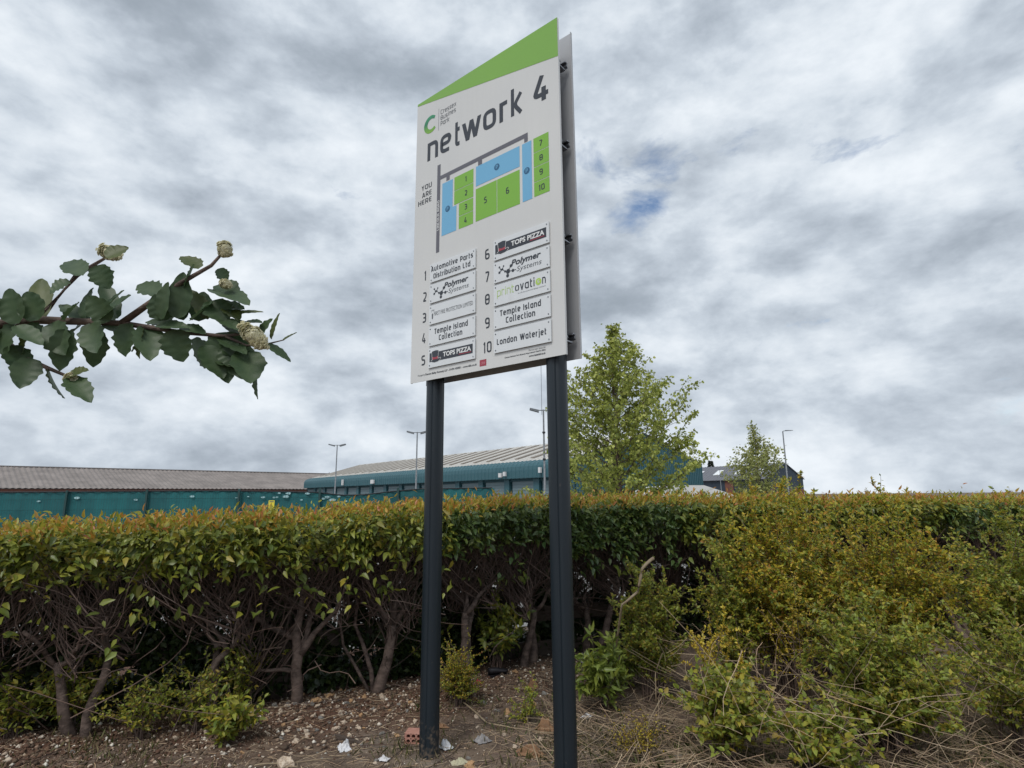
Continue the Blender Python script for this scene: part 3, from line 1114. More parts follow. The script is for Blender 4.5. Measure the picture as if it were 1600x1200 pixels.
# front wall below the fascia
fas = [(-0.9, 3.95), (-0.92, 5.0), (-0.85, 5.5), (-0.62, 5.85), (-0.2, 6.08), (0.5, 6.3)]
ribbed(wfn, [(b, z) for b, z in fas], LEN, 0.9, 0.06, 0.35, 'fascia', M['teal'], wh)
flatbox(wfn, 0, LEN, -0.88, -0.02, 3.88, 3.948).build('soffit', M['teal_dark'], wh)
# roof slopes
RS = (AZ - 6.3) / (GW / 2 - .5)
flat = MB()
flat.add([wfn(-.3, .5, 6.28), wfn(LEN, .5, 6.28), wfn(LEN, GW / 2, AZ), wfn(-.3, GW / 2, AZ)], [(0, 1, 2, 3)])
flat.add([wfn(-.3, GW, 6.1), wfn(LEN, GW, 6.1), wfn(LEN, GW / 2, AZ), wfn(-.3, GW / 2, AZ)], [(0, 3, 2, 1)])
flat.build('roof', M['roof_pale'], wh)
a = 3.0
while a < LEN - 1:
    for b0, b1 in ((2.2, 12.6),):
        z0, z1 = 6.28 + (b0 - .5) * RS, 6.28 + (b1 - .5) * RS
        flat = MB()
        lo = [wfn(a, b0, z0 + .03), wfn(a + .75, b0, z0 + .03), wfn(a + .75, b1, z1 + .03), wfn(a, b1, z1 + .03)]
        hi = [wfn(a, b0, z0 + .13), wfn(a + .75, b0, z0 + .13), wfn(a + .75, b1, z1 + .13), wfn(a, b1, z1 + .13)]
        flat.hexa(lo, hi).build('rooflight_strip', M['roof_line'], wh)
    a += 3.6
for k in range(26):      # seams between the pale sheets, joined as they are too thin to pick out
    pass
seams = MB()
a = 1.2
while a < LEN:
    z0, z1 = 6.28, AZ
    lo = [wfn(a, .5, z0 + .01), wfn(a + .08, .5, z0 + .01), wfn(a + .08, GW / 2 - .1, z1), wfn(a, GW / 2 - .1, z1)]
    hi = [wfn(a, .5, z0 + .07), wfn(a + .08, .5, z0 + .07), wfn(a + .08, GW / 2 - .1, z1 + .06), wfn(a, GW / 2 - .1, z1 + .06)]
    seams.hexa(lo, hi)
    a += 1.2
tag(seams.build('roof_seams', M['roof_pale'], wh), kind='stuff')
# wall bays: pillars and roller doors
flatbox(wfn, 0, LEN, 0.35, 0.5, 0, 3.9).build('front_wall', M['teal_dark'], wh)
a = 0.0
i = 0
while a < LEN - 6:
    flatbox(wfn, a, a + 1.15, -0.25, 0.33, 0, 3.87).build('pillar', M['teal'], wh)
    o = flatbox(wfn, a + 1.5, a + 6.0, 0.10, 0.2, 0, 3.55).build('roller_door', M['door'], wh)
    sl = MB()
    for q in range(8):
        flatbox(wfn, a + 1.5, a + 6.0, 0.05, 0.098, .2 + q * .42, .2 + q * .42 + .34, sl)
    tag(sl.build('slats', M['door'], o), kind='stuff')
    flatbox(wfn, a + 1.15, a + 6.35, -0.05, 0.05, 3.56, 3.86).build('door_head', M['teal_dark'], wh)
    a += 6.4
    i += 1
# gable end facing us, ribbed
gb = MB()
nb_ = 60
for k in range(nb_):
    b0, b1 = GW * k / nb_, GW * (k + .62) / nb_
    b2 = GW * (k + 1) / nb_
    zt = lambda b: 6.2 + (AZ - 6.2) * (1 - abs(b - GW / 2) / (GW / 2))
    gb.add([wfn(0, b0, 0), wfn(0, b1, 0), wfn(0, b1, zt(b1)), wfn(0, b0, zt(b0))], [(0, 1, 2, 3)])
    gb.add([wfn(-.08, b1, 0), wfn(-.08, b2, 0), wfn(-.08, b2, zt(b2)), wfn(-.08, b1, zt(b1))], [(0, 1, 2, 3)])
    gb.add([wfn(0, b1, 0), wfn(-.08, b1, 0), wfn(-.08, b1, zt(b1)), wfn(0, b1, zt(b1))], [(0, 1, 2, 3)])
gb.build('gable_cladding', M['teal'], wh)
flatbox(wfn, LEN - .1, LEN, 0, GW, 0, 6.2).build('end_wall', M['teal'], wh)
flatbox(wfn, 0, LEN, GW - .2, GW, 0, 6.1).build('rear_wall', M['teal'], wh)


def on_wall(px, z):
    """along-distance on the fascia plane for a photo pixel column"""
    best = min((abs((Vector(fu(a_ * .25, -.9, z)) - Vector((0, 0, EYE))).dot(_R) / (Vector(fu(a_ * .25, -.9, z)) - Vector((0, 0, EYE))).dot(_F) * F_PX + 800 - px), a_ * .25)
               for a_ in range(int(LEN * 4)))
    return best[1]


for px, z, w_, h_ in ((538, 4.75, .55, 1.2), (584, 4.55, 1.3, .75), (785, 4.45, .6, .6), (791, 4.6, .45, .6), (847, 4.85, .4, .7)):
    a = on_wall(px, z)
    o = flatbox(wfn, a - w_ / 2, a + w_ / 2, -1.4, -1.1, z - h_ / 2, z + h_ / 2).build('floodlight', M['lampw'], wh)
    flatbox(wfn, a - .05, a + .05, -1.1, -.85, z - .1, z + .1).build('bracket', M['steel'], o)

# --- long old building with cement sheet roof, left
R0_, R1_ = (-119.0, 126.0), (-55.0, 193.0)
ow = empty('old_warehouse', (R0_[0], R0_[1], 0))
tag(ow, 'long low building with a grey brown corrugated roof behind the teal fence', 'warehouse')
lenO = math.hypot(R1_[0] - R0_[0], R1_[1] - R0_[1])
fo = frame2(R0_, R1_[0] - R0_[0], R1_[1] - R0_[1])


def ofn(a, b, z):
    x, y, q = fo(a, b, z)
    return (x - R0_[0], y - R0_[1], q)


mb = MB()
cols = []
a = -60.0
while a < lenO:
    cols += [(a, 0), (a + .5, .16)]
    a += 1.0
for a_, off in cols:
    mb.v += [ofn(a_, 0, 8.95 + off), ofn(a_, 9, 6.4 + off), ofn(a_, 18.5, 3.85 + off)]
for c in range(len(cols) - 1):
    for i in range(2):
        p0 = c * 3 + i
        mb.f.append((p0, p0 + 3, p0 + 4, p0 + 1))
mb.build('roof', M['roof_old'], ow)
flatbox(ofn, -60, lenO, -.4, .4, 9.0, 9.22).build('ridge_cap', M['roof_old'], ow)
flatbox(ofn, -60, lenO, 17.6, 18, 0, 3.75).build('wall', M['wallbrick'], ow)
mb = MB().add([ofn(-60, 0, 8.9), ofn(lenO, 0, 8.9), ofn(lenO, -18, 3.8), ofn(-60, -18, 3.8)], [(0, 1, 2, 3)])
mb.build('rear_roof', M['roof_old'], ow)

# --- dark building with skylights, right
D0 = (58.2, 133.0)
fd = frame2(D0, -.5, .866)
dk = empty('industrial_unit', (D0[0], D0[1], 0))
tag(dk, 'dark navy industrial unit with grey roof, skylights and brick piers', 'warehouse')


def dfn(a, b, z):
    x, y, q = fd(a, b, z)
    return (x - D0[0], y - D0[1], q)


DL, DW, DE, DA = 45.0, 13.0, 5.0, 8.75
rib_prof = [(-.4, 4.95), (DW / 2, DA)]
mb = MB()
a = -.3
cols = []
while a < DL:
    cols += [(a, 0), (a + .75, 0), (a + .8, .07), (a + .95, .07)]
    a += 1.0
for a_, off in cols:
    mb.v += [dfn(a_, -.4, 4.9 + off), dfn(a_, DW / 2, DA + off), dfn(a_, DW + .4, 4.9 + off)]
for c in range(len(cols) - 1):
    for i in range(2):
        p0 = c * 3 + i
        mb.f.append((p0, p0 + 3, p0 + 4, p0 + 1))
mb.build('roof', M['roof_grey'], dk)
sl_ = (DA - 4.9) / (DW / 2 + .4)
for a in (2.6, 9.0, 15.4, 21.8, 28.2):
    b0, b1 = 2.0, 4.1
    z0, z1 = 4.9 + (b0 + .4) * sl_, 4.9 + (b1 + .4) * sl_
    MB().hexa([dfn(a, b0, z0 + .08), dfn(a + 1.9, b0, z0 + .08), dfn(a + 1.9, b1, z1 + .08), dfn(a, b1, z1 + .08)],
              [dfn(a, b0, z0 + .2), dfn(a + 1.9, b0, z0 + .2), dfn(a + 1.9, b1, z1 + .2), dfn(a, b1, z1 + .2)]).build('skylight', M['glass'], dk)
flatbox(dfn, 0, DL, 0, .2, 0, 4.85).build('side_wall', M['navy'], dk)
for a in (9.6,):
    flatbox(dfn, a, a + 2.4, -.12, -.005, 0, 4.8).build('brick_pier', M['wallbrick'], dk)
gz = lambda b: 5.0 + (DA - 5.0) * (1 - abs(b - DW / 2) / (DW / 2)) - .08
mb = MB().add([dfn(0, 0, 2.6), dfn(0, DW, 2.6), dfn(0, DW, gz(DW)), dfn(0, DW / 2, gz(DW / 2)), dfn(0, 0, gz(0))], [(0, 1, 2, 3, 4)])
mb.build('gable', M['navy'], dk)
flatbox(dfn, -.05, .1, 0, DW, 0, 2.59).build('gable_base', M['wallbrick'], dk)
for b in (2.0, 5.6, 9.2):
    o = flatbox(dfn, -.12, -.06, b, b + 1.5, .9, 2.5).build('window', M['black'], dk)
flatbox(dfn, -.35, -.2, -.5, DW / 2, 0, 0.1, MB()).build('kerb_edge', M['wallbrick'], dk)
flatbox(dfn, 0, DL, -.55, -.42, 4.78, 4.95).build('gutter', M['black'], dk)

# --- pale canopy roof low on the right
cn = empty('marquee', (12.0, 38, 0))
tag(cn, 'low white marquee roof just above the hedge beside the big tree', 'marquee')
mb = MB().add([(-4.2, 0, 1.45), (-1.6, 0, 2.20), (.45, 0, 2.18), (2.75, 0, 1.42), (-4.2, 7, 1.45), (-1.6, 7, 2.20), (.45, 7, 2.18), (2.75, 7, 1.42)],
              [(0, 1, 5, 4), (1, 2, 6, 5), (2, 3, 7, 6)])
mb.add([(-4.2, 0, 1.2), (-4.2, 0, 1.445), (-1.6, 0, 2.195), (.45, 0, 2.175), (2.75, 0, 1.415), (2.75, 0, 1.2)], [(0, 1, 2, 3, 4, 5)])
mb.build('roof_sheet', M['offwhite'], cn)
for x in (-4.1, -1.6, .45, 2.65):
    MB().box(x - .04, .02, 0, x + .04, .1, 1.35).build('leg', M['steel'], cn)
for x in (-1.62, -.75, .42):
    MB().box(x - .05, -.10, 0, x + .05, -.02, 1.78).build('bollard_post', M['black'], cn)

# --- lamp posts
def lamp_post(px, ptop, h, kind, label, group=None):
    d = (h - EYE) / ((at(px, ptop, y=10).z - EYE) / 10)
    b = at(px, ptop, y=d)
    root = empty('lamp_post', (b.x, b.y, 0))
    tag(root, label, 'lamp post', group)
    r0 = .09 if kind != 'thin' else .06
    mb = MB().tube([(0, 0, 0), (0, 0, 1.2), (0, 0, 1.21), (0, 0, h)], [r0 * 1.25, r0 * 1.25, r0, r0 * .65], 10)
    mb.build('pole', M['steel'], root, smooth=True)
    if kind in ('double', 'mast'):
        MB().tube([(-.75, 0, h - .05), (.75, 0, h - .05)], .035, 6).build('crossbar', M['steel'], root)
        for s in (-1, 1):
            mb = MB().hexa([(s * .35, -.22, h - .22), (s * 1.05, -.22, h - .02), (s * 1.05, .22, h - .02), (s * .35, .22, h - .22)],
                           [(s * .35, -.22, h - .04), (s * 1.02, -.22, h + .12), (s * 1.02, .22, h + .12), (s * .35, .22, h - .04)])
            mb.build('lamp_head', M['steel'], root)
    if kind == 'single':
        MB().tube([(0, 0, h), (.12, 0, h + .04), (.5, 0, h + .06)], .035, 6).build('arm', M['steel'], root)
        MB().hexa([(.3, -.13, h + .03), (1.05, -.13, h + .07), (1.05, .13, h + .07), (.3, .13, h + .03)],
                  [(.3, -.1, h + .13), (1.05, -.08, h + .12), (1.05, .08, h + .12), (.3, .1, h + .13)]).build('lamp_head', M['steel'], root)
    return root


lamp_post(527, 695, 8.0, 'double', 'shorter far lamp post with two heads above the old corrugated roof')
lamp_post(652, 675, 8.0, 'double', 'taller lamp post with two heads just left of the left sign post')
mst = lamp_post(849, 640, 8.0, 'mast', 'floodlight mast with a thin whip aerial beside the right sign post')
MB().tube([(-.12, 0, 7.6), (-.12, 0, 14.5)], .022, 5).build('aerial', M['alu'], mst)
for z in (6.2, 4.2):
    MB().tube([(0, 0, z), (0, 0, z + .12)], .12, 8).build('clamp', M['black'], mst)
lamp_post(1223, 674, 8.0, 'single', 'slim street lamp with a single arm at the right by the dark unit')
lamp_post(1124.5, 733, 5.6, 'thin', 'thin headless pole in front of the dark unit wall')

# small things on the skyline
rv = at(557, 741, y=150)
o = MB()
vt = empty('roof_vent', (rv.x, rv.y, 0))
tag(vt, 'small round headed roof vent on the skyline left of the warehouse', 'vent')
MB().tube([(0, 0, 0), (0, 0, rv.z - .5)], .25, 8).build('pipe', M['steel'], vt)
MB().tube([(0, 0, rv.z - .5), (0, 0, rv.z - .2), (0, 0, rv.z + .4), (0, 0, rv.z + 1.0), (0, 0, rv.z + 1.2)], [.3, 1.0, 1.1, .8, .2], 10).build('cowl', M['steel'], vt, smooth=True)

# --- teal debris netting on mesh fence
fy = 34.0
fx0, fx1 = -36.0, -1.0


def fence_top(x):
    """sagging top edge of the netting"""
    pts = [(-40, 2.02), (-17, 2.0), (-11.4, 1.86), (-9.9, 1.68), (-8.6, 1.70), (-7.4, 1.84), (-5.5, 2.0), (0, 2.05)]
    return float(np.interp(x, [p_[0] for p_ in pts], [p_[1] for p_ in pts]))


fe = empty('mesh_fence', (fx0, fy, 0))
tag(fe, 'green mesh fence covered with torn teal netting across the yard', 'fence')
mb = MB()
xs = np.arange(fx0, fx1, .12)
for i, x in enumerate(xs):
    off = .035 * math.sin(x * 9) + .05 * fbm(x * .7, 3)
    zt = fence_top(x) + .02 * fbm(x * 2, 1)
    for q in range(6):
        mb.v.append((x - fx0, .08 + off * (1 + .3 * math.sin(q * 2 + x)), zt * q / 5))
for i in range(len(xs) - 1):
    for q in range(5):
        p0 = i * 6 + q
        mb.f.append((p0, p0 + 6, p0 + 7, p0 + 1))
mb.build('netting', M['teal_net'], fe, smooth=True)
mb = MB()
for x in np.arange(fx0, fx1, .15):
    mb.tube([(x - fx0, -.03, .05), (x - fx0, -.03, fence_top(x) + .10)], .006, 3, cap=False)
for z in (.4, 1.0, 1.6):
    mb.tube([(0, -.045, z), (fx1 - fx0, -.045, z)], .008, 3, cap=False)
tag(mb.build('mesh_wires', M['dgreen'], fe), kind='stuff')
tb = [(x - fx0, .02, fence_top(x) + .03) for x in np.arange(fx0, fx1, .3)]
MB().tube(tb, .035, 4).build('top_edge', M['black'], fe)
for px in (-20, 105, 230, 374, 500, 622):
    x = at(px, 780, y=fy).x
    MB().box(x - fx0 - .06, -.13, 0, x - fx0 + .06, -.05, 2.12).build('fence_post', M['dgreen'], fe)
for px, py, s in ((436, 770.5, .09), (450.5, 771, .13), (411, 777, .12), (428, 777.5, .08), (433, 776.8, .07), (369, 778, .07), (447, 776, .16), (480, 771, .12),
                  (512, 777, .14), (519, 781, .2), (529, 776, .1), (505, 779, .1), (300, 776, .12), (212, 781, .1), (120, 778, .13), (60, 783, .09), (388, 776, .06), (471, 781, .07), (540, 783, .09)):
    q = at(px, py, y=fy - .02)
    n = 7
    ring = [(q.x - fx0 + s * (1 + .5 * rnd.random()) * math.cos(2 * PI * k / n), 0, q.z + s * .6 * (.6 + .5 * rnd.random()) * math.sin(2 * PI * k / n)) for k in range(n)]
    MB().prism([(a_, -.015, b_) for a_, _, b_ in ring], (0, .006, 0)).build('torn_patch', M['tear'], fe)
wq = at(424, 789, y=fy - .2)
ws = empty('warning_sign', (wq.x, wq.y, 0))
tag(ws, 'small yellow warning sign with black symbol hung on the teal fence', 'sign')
MB().box(-.17, 0, wq.z - .25, .17, .01, wq.z + .26).build('board', M['yellow'], ws)
tri = MB().prism([(-.1, -.004, wq.z - .12), (.1, -.004, wq.z - .12), (0, -.004, wq.z + .08)], (0, .003, 0)).build('triangle', M['black'], ws)
MB().prism([(-.065, -.008, wq.z - .10), (.065, -.008, wq.z - .10), (0, -.008, wq.z + .04)], (0, .003, 0)).build('triangle_face', M['yellow'], tri)
MB().box(-.02, -.013, wq.z - .095, .02, -.0085, wq.z - .02).build('symbol', M['black'], tri)
MB().box(-.12, -.004, wq.z + .16, .12, -.001, wq.z + .21).build('text_bar', M['ink_grey'], ws)
MB().box(-.015, .0105, wq.z + .2, .015, .2, wq.z + .24).build('hook', M['steel'], ws)

# ================================================================== trees
def tree(name, base, h, prof, n_side, leaf_n, leaf_l, lm, label, cat='tree', seed=3, up=.9, tpl=LOBE, bark='bark', spread=.2, low=.08):
    """central leader with rising side branches; prof(t)=crown radius at height fraction t"""
    r = random.Random(seed)
    rr = np.random.default_rng(seed)
    root = empty(name, base)
    tag(root, label, cat)
    lead = [Vector((0.02 * h * fbm(k * .3, seed), 0.02 * h * fbm(k * .3, seed + 5), h * k / 12)) for k in range(13)]
    tw = MB().tube(lead, [h * .014 * (1 - k / 13) + .006 for k in range(13)], 8)
    tw.build('trunk', M[bark], root, smooth=True)
    br = MB()
    P, A = [], []
    segs = []
    for i in range(n_side):
        t = low + (0.98 - low) * ((i + r.random()) / n_side) ** .95
        ang = i * 2.4 + r.uniform(-.4, .4)
        k = t * 12
        b0 = lead[int(k)].lerp(lead[min(12, int(k) + 1)], k - int(k))
        R_ = prof(min(1, t + .1)) * r.uniform(.6, 1.18)
        d = Vector((math.cos(ang), math.sin(ang), 0))
        pts = [b0]
        nseg = 6
        for s in range(1, nseg + 1):
            f = s / nseg
            rise = up * R_ * (f * (.55 + .45 * f)) * min(1, .18 + 2.6 * t)
            pts.append(b0 + d * R_ * f + Vector((r.gauss(0, .05), r.gauss(0, .05), 0)) * R_ * f + Vector((0, 0, rise)))
        br.tube(pts, [max(.004, h * .0045 * (1 - s / (nseg + .5)) * (1.1 - t)) for s in range(nseg + 1)], 4, cap=False)
        segs.append((pts, R_))
        for q in range(int(3 + 5 * R_ / max(.1, prof(.3)))):
            f = r.uniform(.25, 1.0)
            kk_ = min(nseg - 1, int(f * nseg))
            s0 = pts[kk_].lerp(pts[kk_ + 1], f * nseg - kk_)
            dd_ = (d * r.uniform(.3, 1) + Vector((r.gauss(0, .6), r.gauss(0, .6), r.uniform(.2, 1.0)))).normalized()
            ln = R_ * r.uniform(.16, .42) + h * .015
            e = s0 + dd_ * ln
            mid = (s0 + e) / 2 + Vector((r.gauss(0, .06), r.gauss(0, .06), .05)) * ln
            br.tube([s0, mid, e], [h * .0011, h * .0008, h * .0005], 3, cap=False)
            segs.append(([s0, mid, e], ln))
    segs.append((lead[9:], h * .07))
    tag(br.build('branches', M[bark], root), kind='stuff')
    wts = [ln_ + .1 for _, ln_ in segs]
    tot = sum(wts)
    for (pts, _), w_ in zip(segs, wts):
        for q in range(max(2, int(leaf_n * w_ / tot))):
            f = r.random() ** .6 * (len(pts) - 1)
            k = min(len(pts) - 2, int(f))
            s0 = pts[k].lerp(pts[k + 1], f - k)
            off = Vector((r.gauss(0, 1), r.gauss(0, 1), r.gauss(0, .8))) * spread * (.4 + .6 * r.random())
            P.append(tuple(s0 + off * .55))
            A.append((off.x, off.y, off.z - .1))
    nL = len(P)
    nn_ = rand_dirs(nL, .9)
    Lg = leaf_l * rr.uniform(.6, 1.2, nL)
    v_, f_ = leaf_mesh(P, np.array(A) + rr.normal(scale=.06, size=(nL, 3)), nn_, Lg, Lg * 1.0, tpl)
    tag(mesh_obj('foliage', v_, f_, lm, root), kind='stuff')
    return root


bt = at(968, 776, y=20.0)
tree('sycamore_tree', (bt.x, 20.0, 0), 7.65, lambda t: float(np.interp(t, [0, .12, .25, .45, .62, .8, .92, 1], [2.3, 2.7, 2.7, 2.2, 1.65, 1.05, .65, .18])), 150, 22000, .098, M['tree_leaf'],
     'tall pale green broadleaf tree standing right of the sign', seed=5, up=.85, spread=.11, low=.07)
bt = at(1187, 772, y=42.0)
tree('birch_tree', (bt.x, 42.0, 0), 6.6, lambda t: float(np.interp(t, [0, .2, .4, .6, .8, 1], [1.9, 2.3, 2.0, 1.35, .7, .12])), 75, 4800, .15, M['tree_leaf2'],
     'smaller olive green tree in front of the dark unit by the street lamp', seed=9, up=.95, spread=.26)
for px, py, hh, lab in ((1110, 720, 2.4, 'taller dark conifer tip poking above the grey roof'), (1149, 726, 1.8, 'smaller dark conifer tip above the grey roof ridge')):
    q = at(px, py, y=190)
    root = empty('conifer_tree', (q.x, q.y, 0))
    tag(root, lab, 'tree')
    MB().tube([(0, 0, 0), (0, 0, q.z - .5)], [.3, .06], 6).build('trunk', M['bark'], root)
    n = 700
    t = nr.random(n)
    rad = (1 - t) * 2.6 * nr.random(n) ** .5
    an = nr.random(n) * 2 * PI
    P = np.stack([rad * np.cos(an), rad * np.sin(an), q.z - 9 + 9 * t], 1)
    v_, f_ = leaf_mesh(P, np.stack([np.cos(an), np.sin(an), -.2 + 0 * an], 1), rand_dirs(n, 1), .9, .5, LEAF2)
    tag(mesh_obj('foliage', v_, f_, M['conifer'], root), kind='stuff')
q = at(515, 741, y=215)
root = empty('round_tree', (q.x, q.y, 0))
tag(root, 'far dark round tree top just showing over the old roof', 'tree')
MB().tube([(0, 0, 0), (0, 0, q.z - 1)], [.4, .15], 6).build('trunk', M['bark'], root)
n = 2500
d_ = rand_dirs(n)
P = d_ * np.array([3.6, 3, 2.6]) * (nr.random((n, 1)) ** .4) + np.array([0, 0, q.z - 2.4])
v_, f_ = leaf_mesh(P, rand_dirs(n), rand_dirs(n, 1), .7, .5, LEAF2)
tag(mesh_obj('foliage', v_, f_, M['conifer'], root), kind='stuff')
q2 = None

# ================================================================== timber rail fence in the hedge
tf = empty('timber_fence', (0, 0, 0))
tag(tf, 'old dark timber post and rail fence hidden inside the hedge', 'fence')
fxs = [-7.2, -5.4, -3.9, -1.93, -.1, 1.8, 3.7, 5.6, 7.4]
for i, x in enumerate(fxs):
    y = hedge_y(x) + .42
    MB().box(x - .075, y - .06, -.1, x + .075, y + .06, 1.25).build('post', M['wood'], tf)
    if i < len(fxs) - 1:
        x2 = fxs[i + 1]
        y2 = hedge_y(x2) + .42
        for z0, hh in ((.34, .14), (.01, .14)):
            MB().hexa([(x + .08, y - .03, z0), (x2 - .08, y2 - .03, z0), (x2 - .08, y2 + .01, z0), (x + .08, y + .01, z0)],
                      [(x + .08, y - .03, z0 + hh), (x2 - .08, y2 - .03, z0 + hh), (x2 - .08, y2 + .01, z0 + hh), (x + .08, y + .01, z0 + hh)]).build('rail' if z0 > .1 else 'gravel_board', M['wood'], tf)

# ================================================================== hedge shrubs
def top_z(x):
    return float(np.interp(x, [-6, -3.5, -2.0, -1.2, -.4, .6, 1.6, 5], [1.40, 1.39, 1.42, 1.48, 1.53, 1.53, 1.515, 1.50]))


def wander(p0, p1, n, amp, r, sag=0.0):
    p0, p1 = Vector(p0), Vector(p1)
    ln = (p1 - p0).length
    o = Vector((r.gauss(0, 1), r.gauss(0, 1), r.gauss(0, .4))) * amp * ln
    o2 = Vector((r.gauss(0, 1), r.gauss(0, 1), r.gauss(0, .4))) * amp * ln * .5
    out = []
    for i in range(n + 1):
        t = i / n
        out.append(p0.lerp(p1, t) + o * math.sin(PI * t) + o2 * math.sin(2 * PI * t) + Vector((0, 0, -sag * math.sin(PI * t))))
    return out


def hedge_shrub(x, y, z, dens, label, seed, special=None):
    r = random.Random(seed)
    rr = np.random.default_rng(seed)
    H = top_z(x) - z + r.uniform(-.02, .02)
    root = empty('hedge_shrub', (x, y, z))
    tag(root, label, 'shrub', 'clipped hedge shrubs in a row')
    # frontward direction of the hedge here
    t_ = Vector((1, hedge_y(x + .2) - hedge_y(x - .2)))
    t_ = Vector((.4, t_.y)).normalized()
    T3 = Vector((t_.x, t_.y, 0))
    Fw = Vector((t_.y, -t_.x, 0))
    mbt = MB()
    tips = []
    if special:
        for pts, rads in special:
            mbt.tube(pts, rads, 9)
            tips.append(Vector(pts[-1]))
    else:
        k = r.choice([1, 2, 2])
        for q in range(k):
            b = T3 * r.uniform(-.1, .1) + Fw * r.uniform(-.06, .06)
            e = T3 * r.uniform(-.22, .22) + Fw * r.uniform(-.1, .12) + Vector((0, 0, r.uniform(.45, .62)))
            w = wander(b + Vector((0, 0, -.08)), e, 7, .05, r)
            r0 = r.uniform(.028, .042)
            mbt.tube(w, [r0 * (1.35 - .6 * i / 7) for i in range(8)], 9)
            for s in range(r.choice([2, 3])):
                e2 = e + T3 * r.uniform(-.3, .3) + Fw * r.uniform(-.2, .2) + Vector((0, 0, r.uniform(.12, .3)))
                mbt.tube(wander(e - Vector((0, 0, .02)), e2, 5, .06, r), [r0 * .62 * (1 - .08 * i) for i in range(6)], 7)
                tips.append(e2)
    mbt.build('trunk', M['bark'], root, smooth=True)
    # fine stems fanning up into the canopy
    tw = MB()
    ends = []
    for q in range(int(170 * dens)):
        s0 = r.choice(tips) if tips else Vector((0, 0, .5))
        s0 = s0 + Vector((r.gauss(0, .025), r.gauss(0, .025), r.uniform(-.25, .03)))
        e = T3 * r.uniform(-.48, .48) + Fw * r.uniform(-.48, .44) + Vector((0, 0, H - r.uniform(.08, .4)))
        w = wander(s0, e, 6, .07, r, sag=r.uniform(.02, .12))
        rad = r.uniform(.0016, .0045)
        tw.tube(w, [rad * (1.25 - .12 * i) for i in range(7)], 3, cap=False)
        ends.append(e)
        if r.random() < .6:
            kk_ = r.randint(2, 4)
            e2 = w[kk_] + Vector((r.gauss(0, .14), r.gauss(0, .14), r.uniform(.05, .35)))
            tw.tube(wander(w[kk_], e2, 3, .06, r), rad * .55, 3, cap=False)
    for q in range(int(16 * dens)):   # a few crossing and drooping ones, low down
        s0 = T3 * r.uniform(-.4, .4) + Fw * r.uniform(-.3, .35) + Vector((0, 0, r.uniform(.2, .9)))
        e = s0 + Vector((r.gauss(0, .35), r.gauss(0, .25), r.gauss(0, .22)))
        tw.tube(wander(s0, e, 5, .14, r), r.uniform(.0018, .004), 3, cap=False)
    shoots = []
    for q in range(r.randint(3, 6)):
        b0 = T3 * r.uniform(-.45, .45) + Fw * r.uniform(-.3, .4) + Vector((0, 0, H - .1))
        e0 = b0 + Vector((r.gauss(0, .02), r.gauss(0, .02), .12 + r.uniform(.02, .085)))
        tw.tube([b0, (b0 + e0) / 2, e0], [.003, .002, .001], 3, cap=False)
        shoots.append((b0, e0))
    tag(tw.build('stems', M['twig'], root), kind='stuff')
    t3, fw = np.array(T3), np.array(Fw)

    def place(n, ta, fa, za, lo, hi, wd, mt, name, axf, tpl=LEAF6, keep=None, off=None):
        P = t3 * rr.uniform(*ta, (n, 1)) + fw * fa(n)[:, None] + np.array([0, 0, 1.0]) * za(n)[:, None]
        ax = axf(n)
        if off is not None:
            P = P * .3 + off + rr.normal(size=(n, 3)) * .035
        if keep is not None:
            kp_ = keep(P)
            P, ax = P[kp_], ax[kp_]
        Lh = rr.uniform(lo, hi, len(P))
        vv, ff = leaf_mesh(P, ax, rr.normal(size=(len(P), 3)) * .55 + np.array([0, 0, 1.0]) + fw * .5, Lh, Lh * wd, tpl)
        tag(mesh_obj(name, vv, ff, mt, root), kind='stuff')

    LM = M['leaf2'] if (-.8 < x < 1.9 or x < -5.2 or x > 4.5) else M['leaf']

    def lowedge(P):
        # ragged lower edge of the leafy part, in world terms so that neighbours agree
        out = np.zeros(len(P), bool)
        for i, p_ in enumerate(P):
            lim = H - (.21 + .04 * min(4, max(0, p_[0] + x + 1.2) * 2.5) * (p_[0] + x < 1.6) + .42 * fbm((p_[0] + x) * 1.7, 2.2, 0) + .24 * fbm((p_[0] + x) * 6, 5, 0))
            out[i] = p_[2] > lim or rr.random() < .05
        return out

    def outward(n, zb, zs):
        a_ = rr.normal(size=(n, 3)) * .55
        a_[:, 2] = rr.normal(zb, zs, n)
        return a_ + fw * rr.uniform(-.1, .9, (n, 1))

    bump = .035
    # front face leaves, outer
    place(int(1250 * dens), (-.45, .45), lambda n: .30 + .17 * rr.random(n) ** .7, lambda n: H - .04 - .62 * rr.random(n) ** 1.2, .035, .095, .45, LM, 'leaves',
          lambda n: outward(n, -.35, .5), keep=lowedge)
    # body and top
    place(int(1250 * dens), (-.45, .45), lambda n: rr.uniform(-.5, .42, n), lambda n: H - .02 - .34 * rr.random(n) ** 1.3, .05, .095, .42, LM, 'leaves',
          lambda n: outward(n, .15, .5))
    place(int(850 * dens), (-.45, .45), lambda n: rr.uniform(-.5, .46, n), lambda n: H + bump * rr.normal(size=n) - .02 + .06 * rr.random(n) ** 5, .035, .07, .36, M['young'], 'new_leaves',
          lambda n: outward(n, .9, .4))
    for q in range(r.randint(0, 3)):
        c_ = t3 * r.uniform(-.35, .35) + fw * r.uniform(.15, .4) + np.array([0, 0, r.uniform(H - .75, H - .35)])
        place(r.randint(4, 8), (-.01, .01), lambda n: np.zeros(n), lambda n: np.zeros(n), .06, .10, .5, M['bright' if r.random() < .5 else 'leaf'], 'sprig',
              lambda n: outward(n, -.5, .5), off=c_)
    sp_, sa_ = [], []
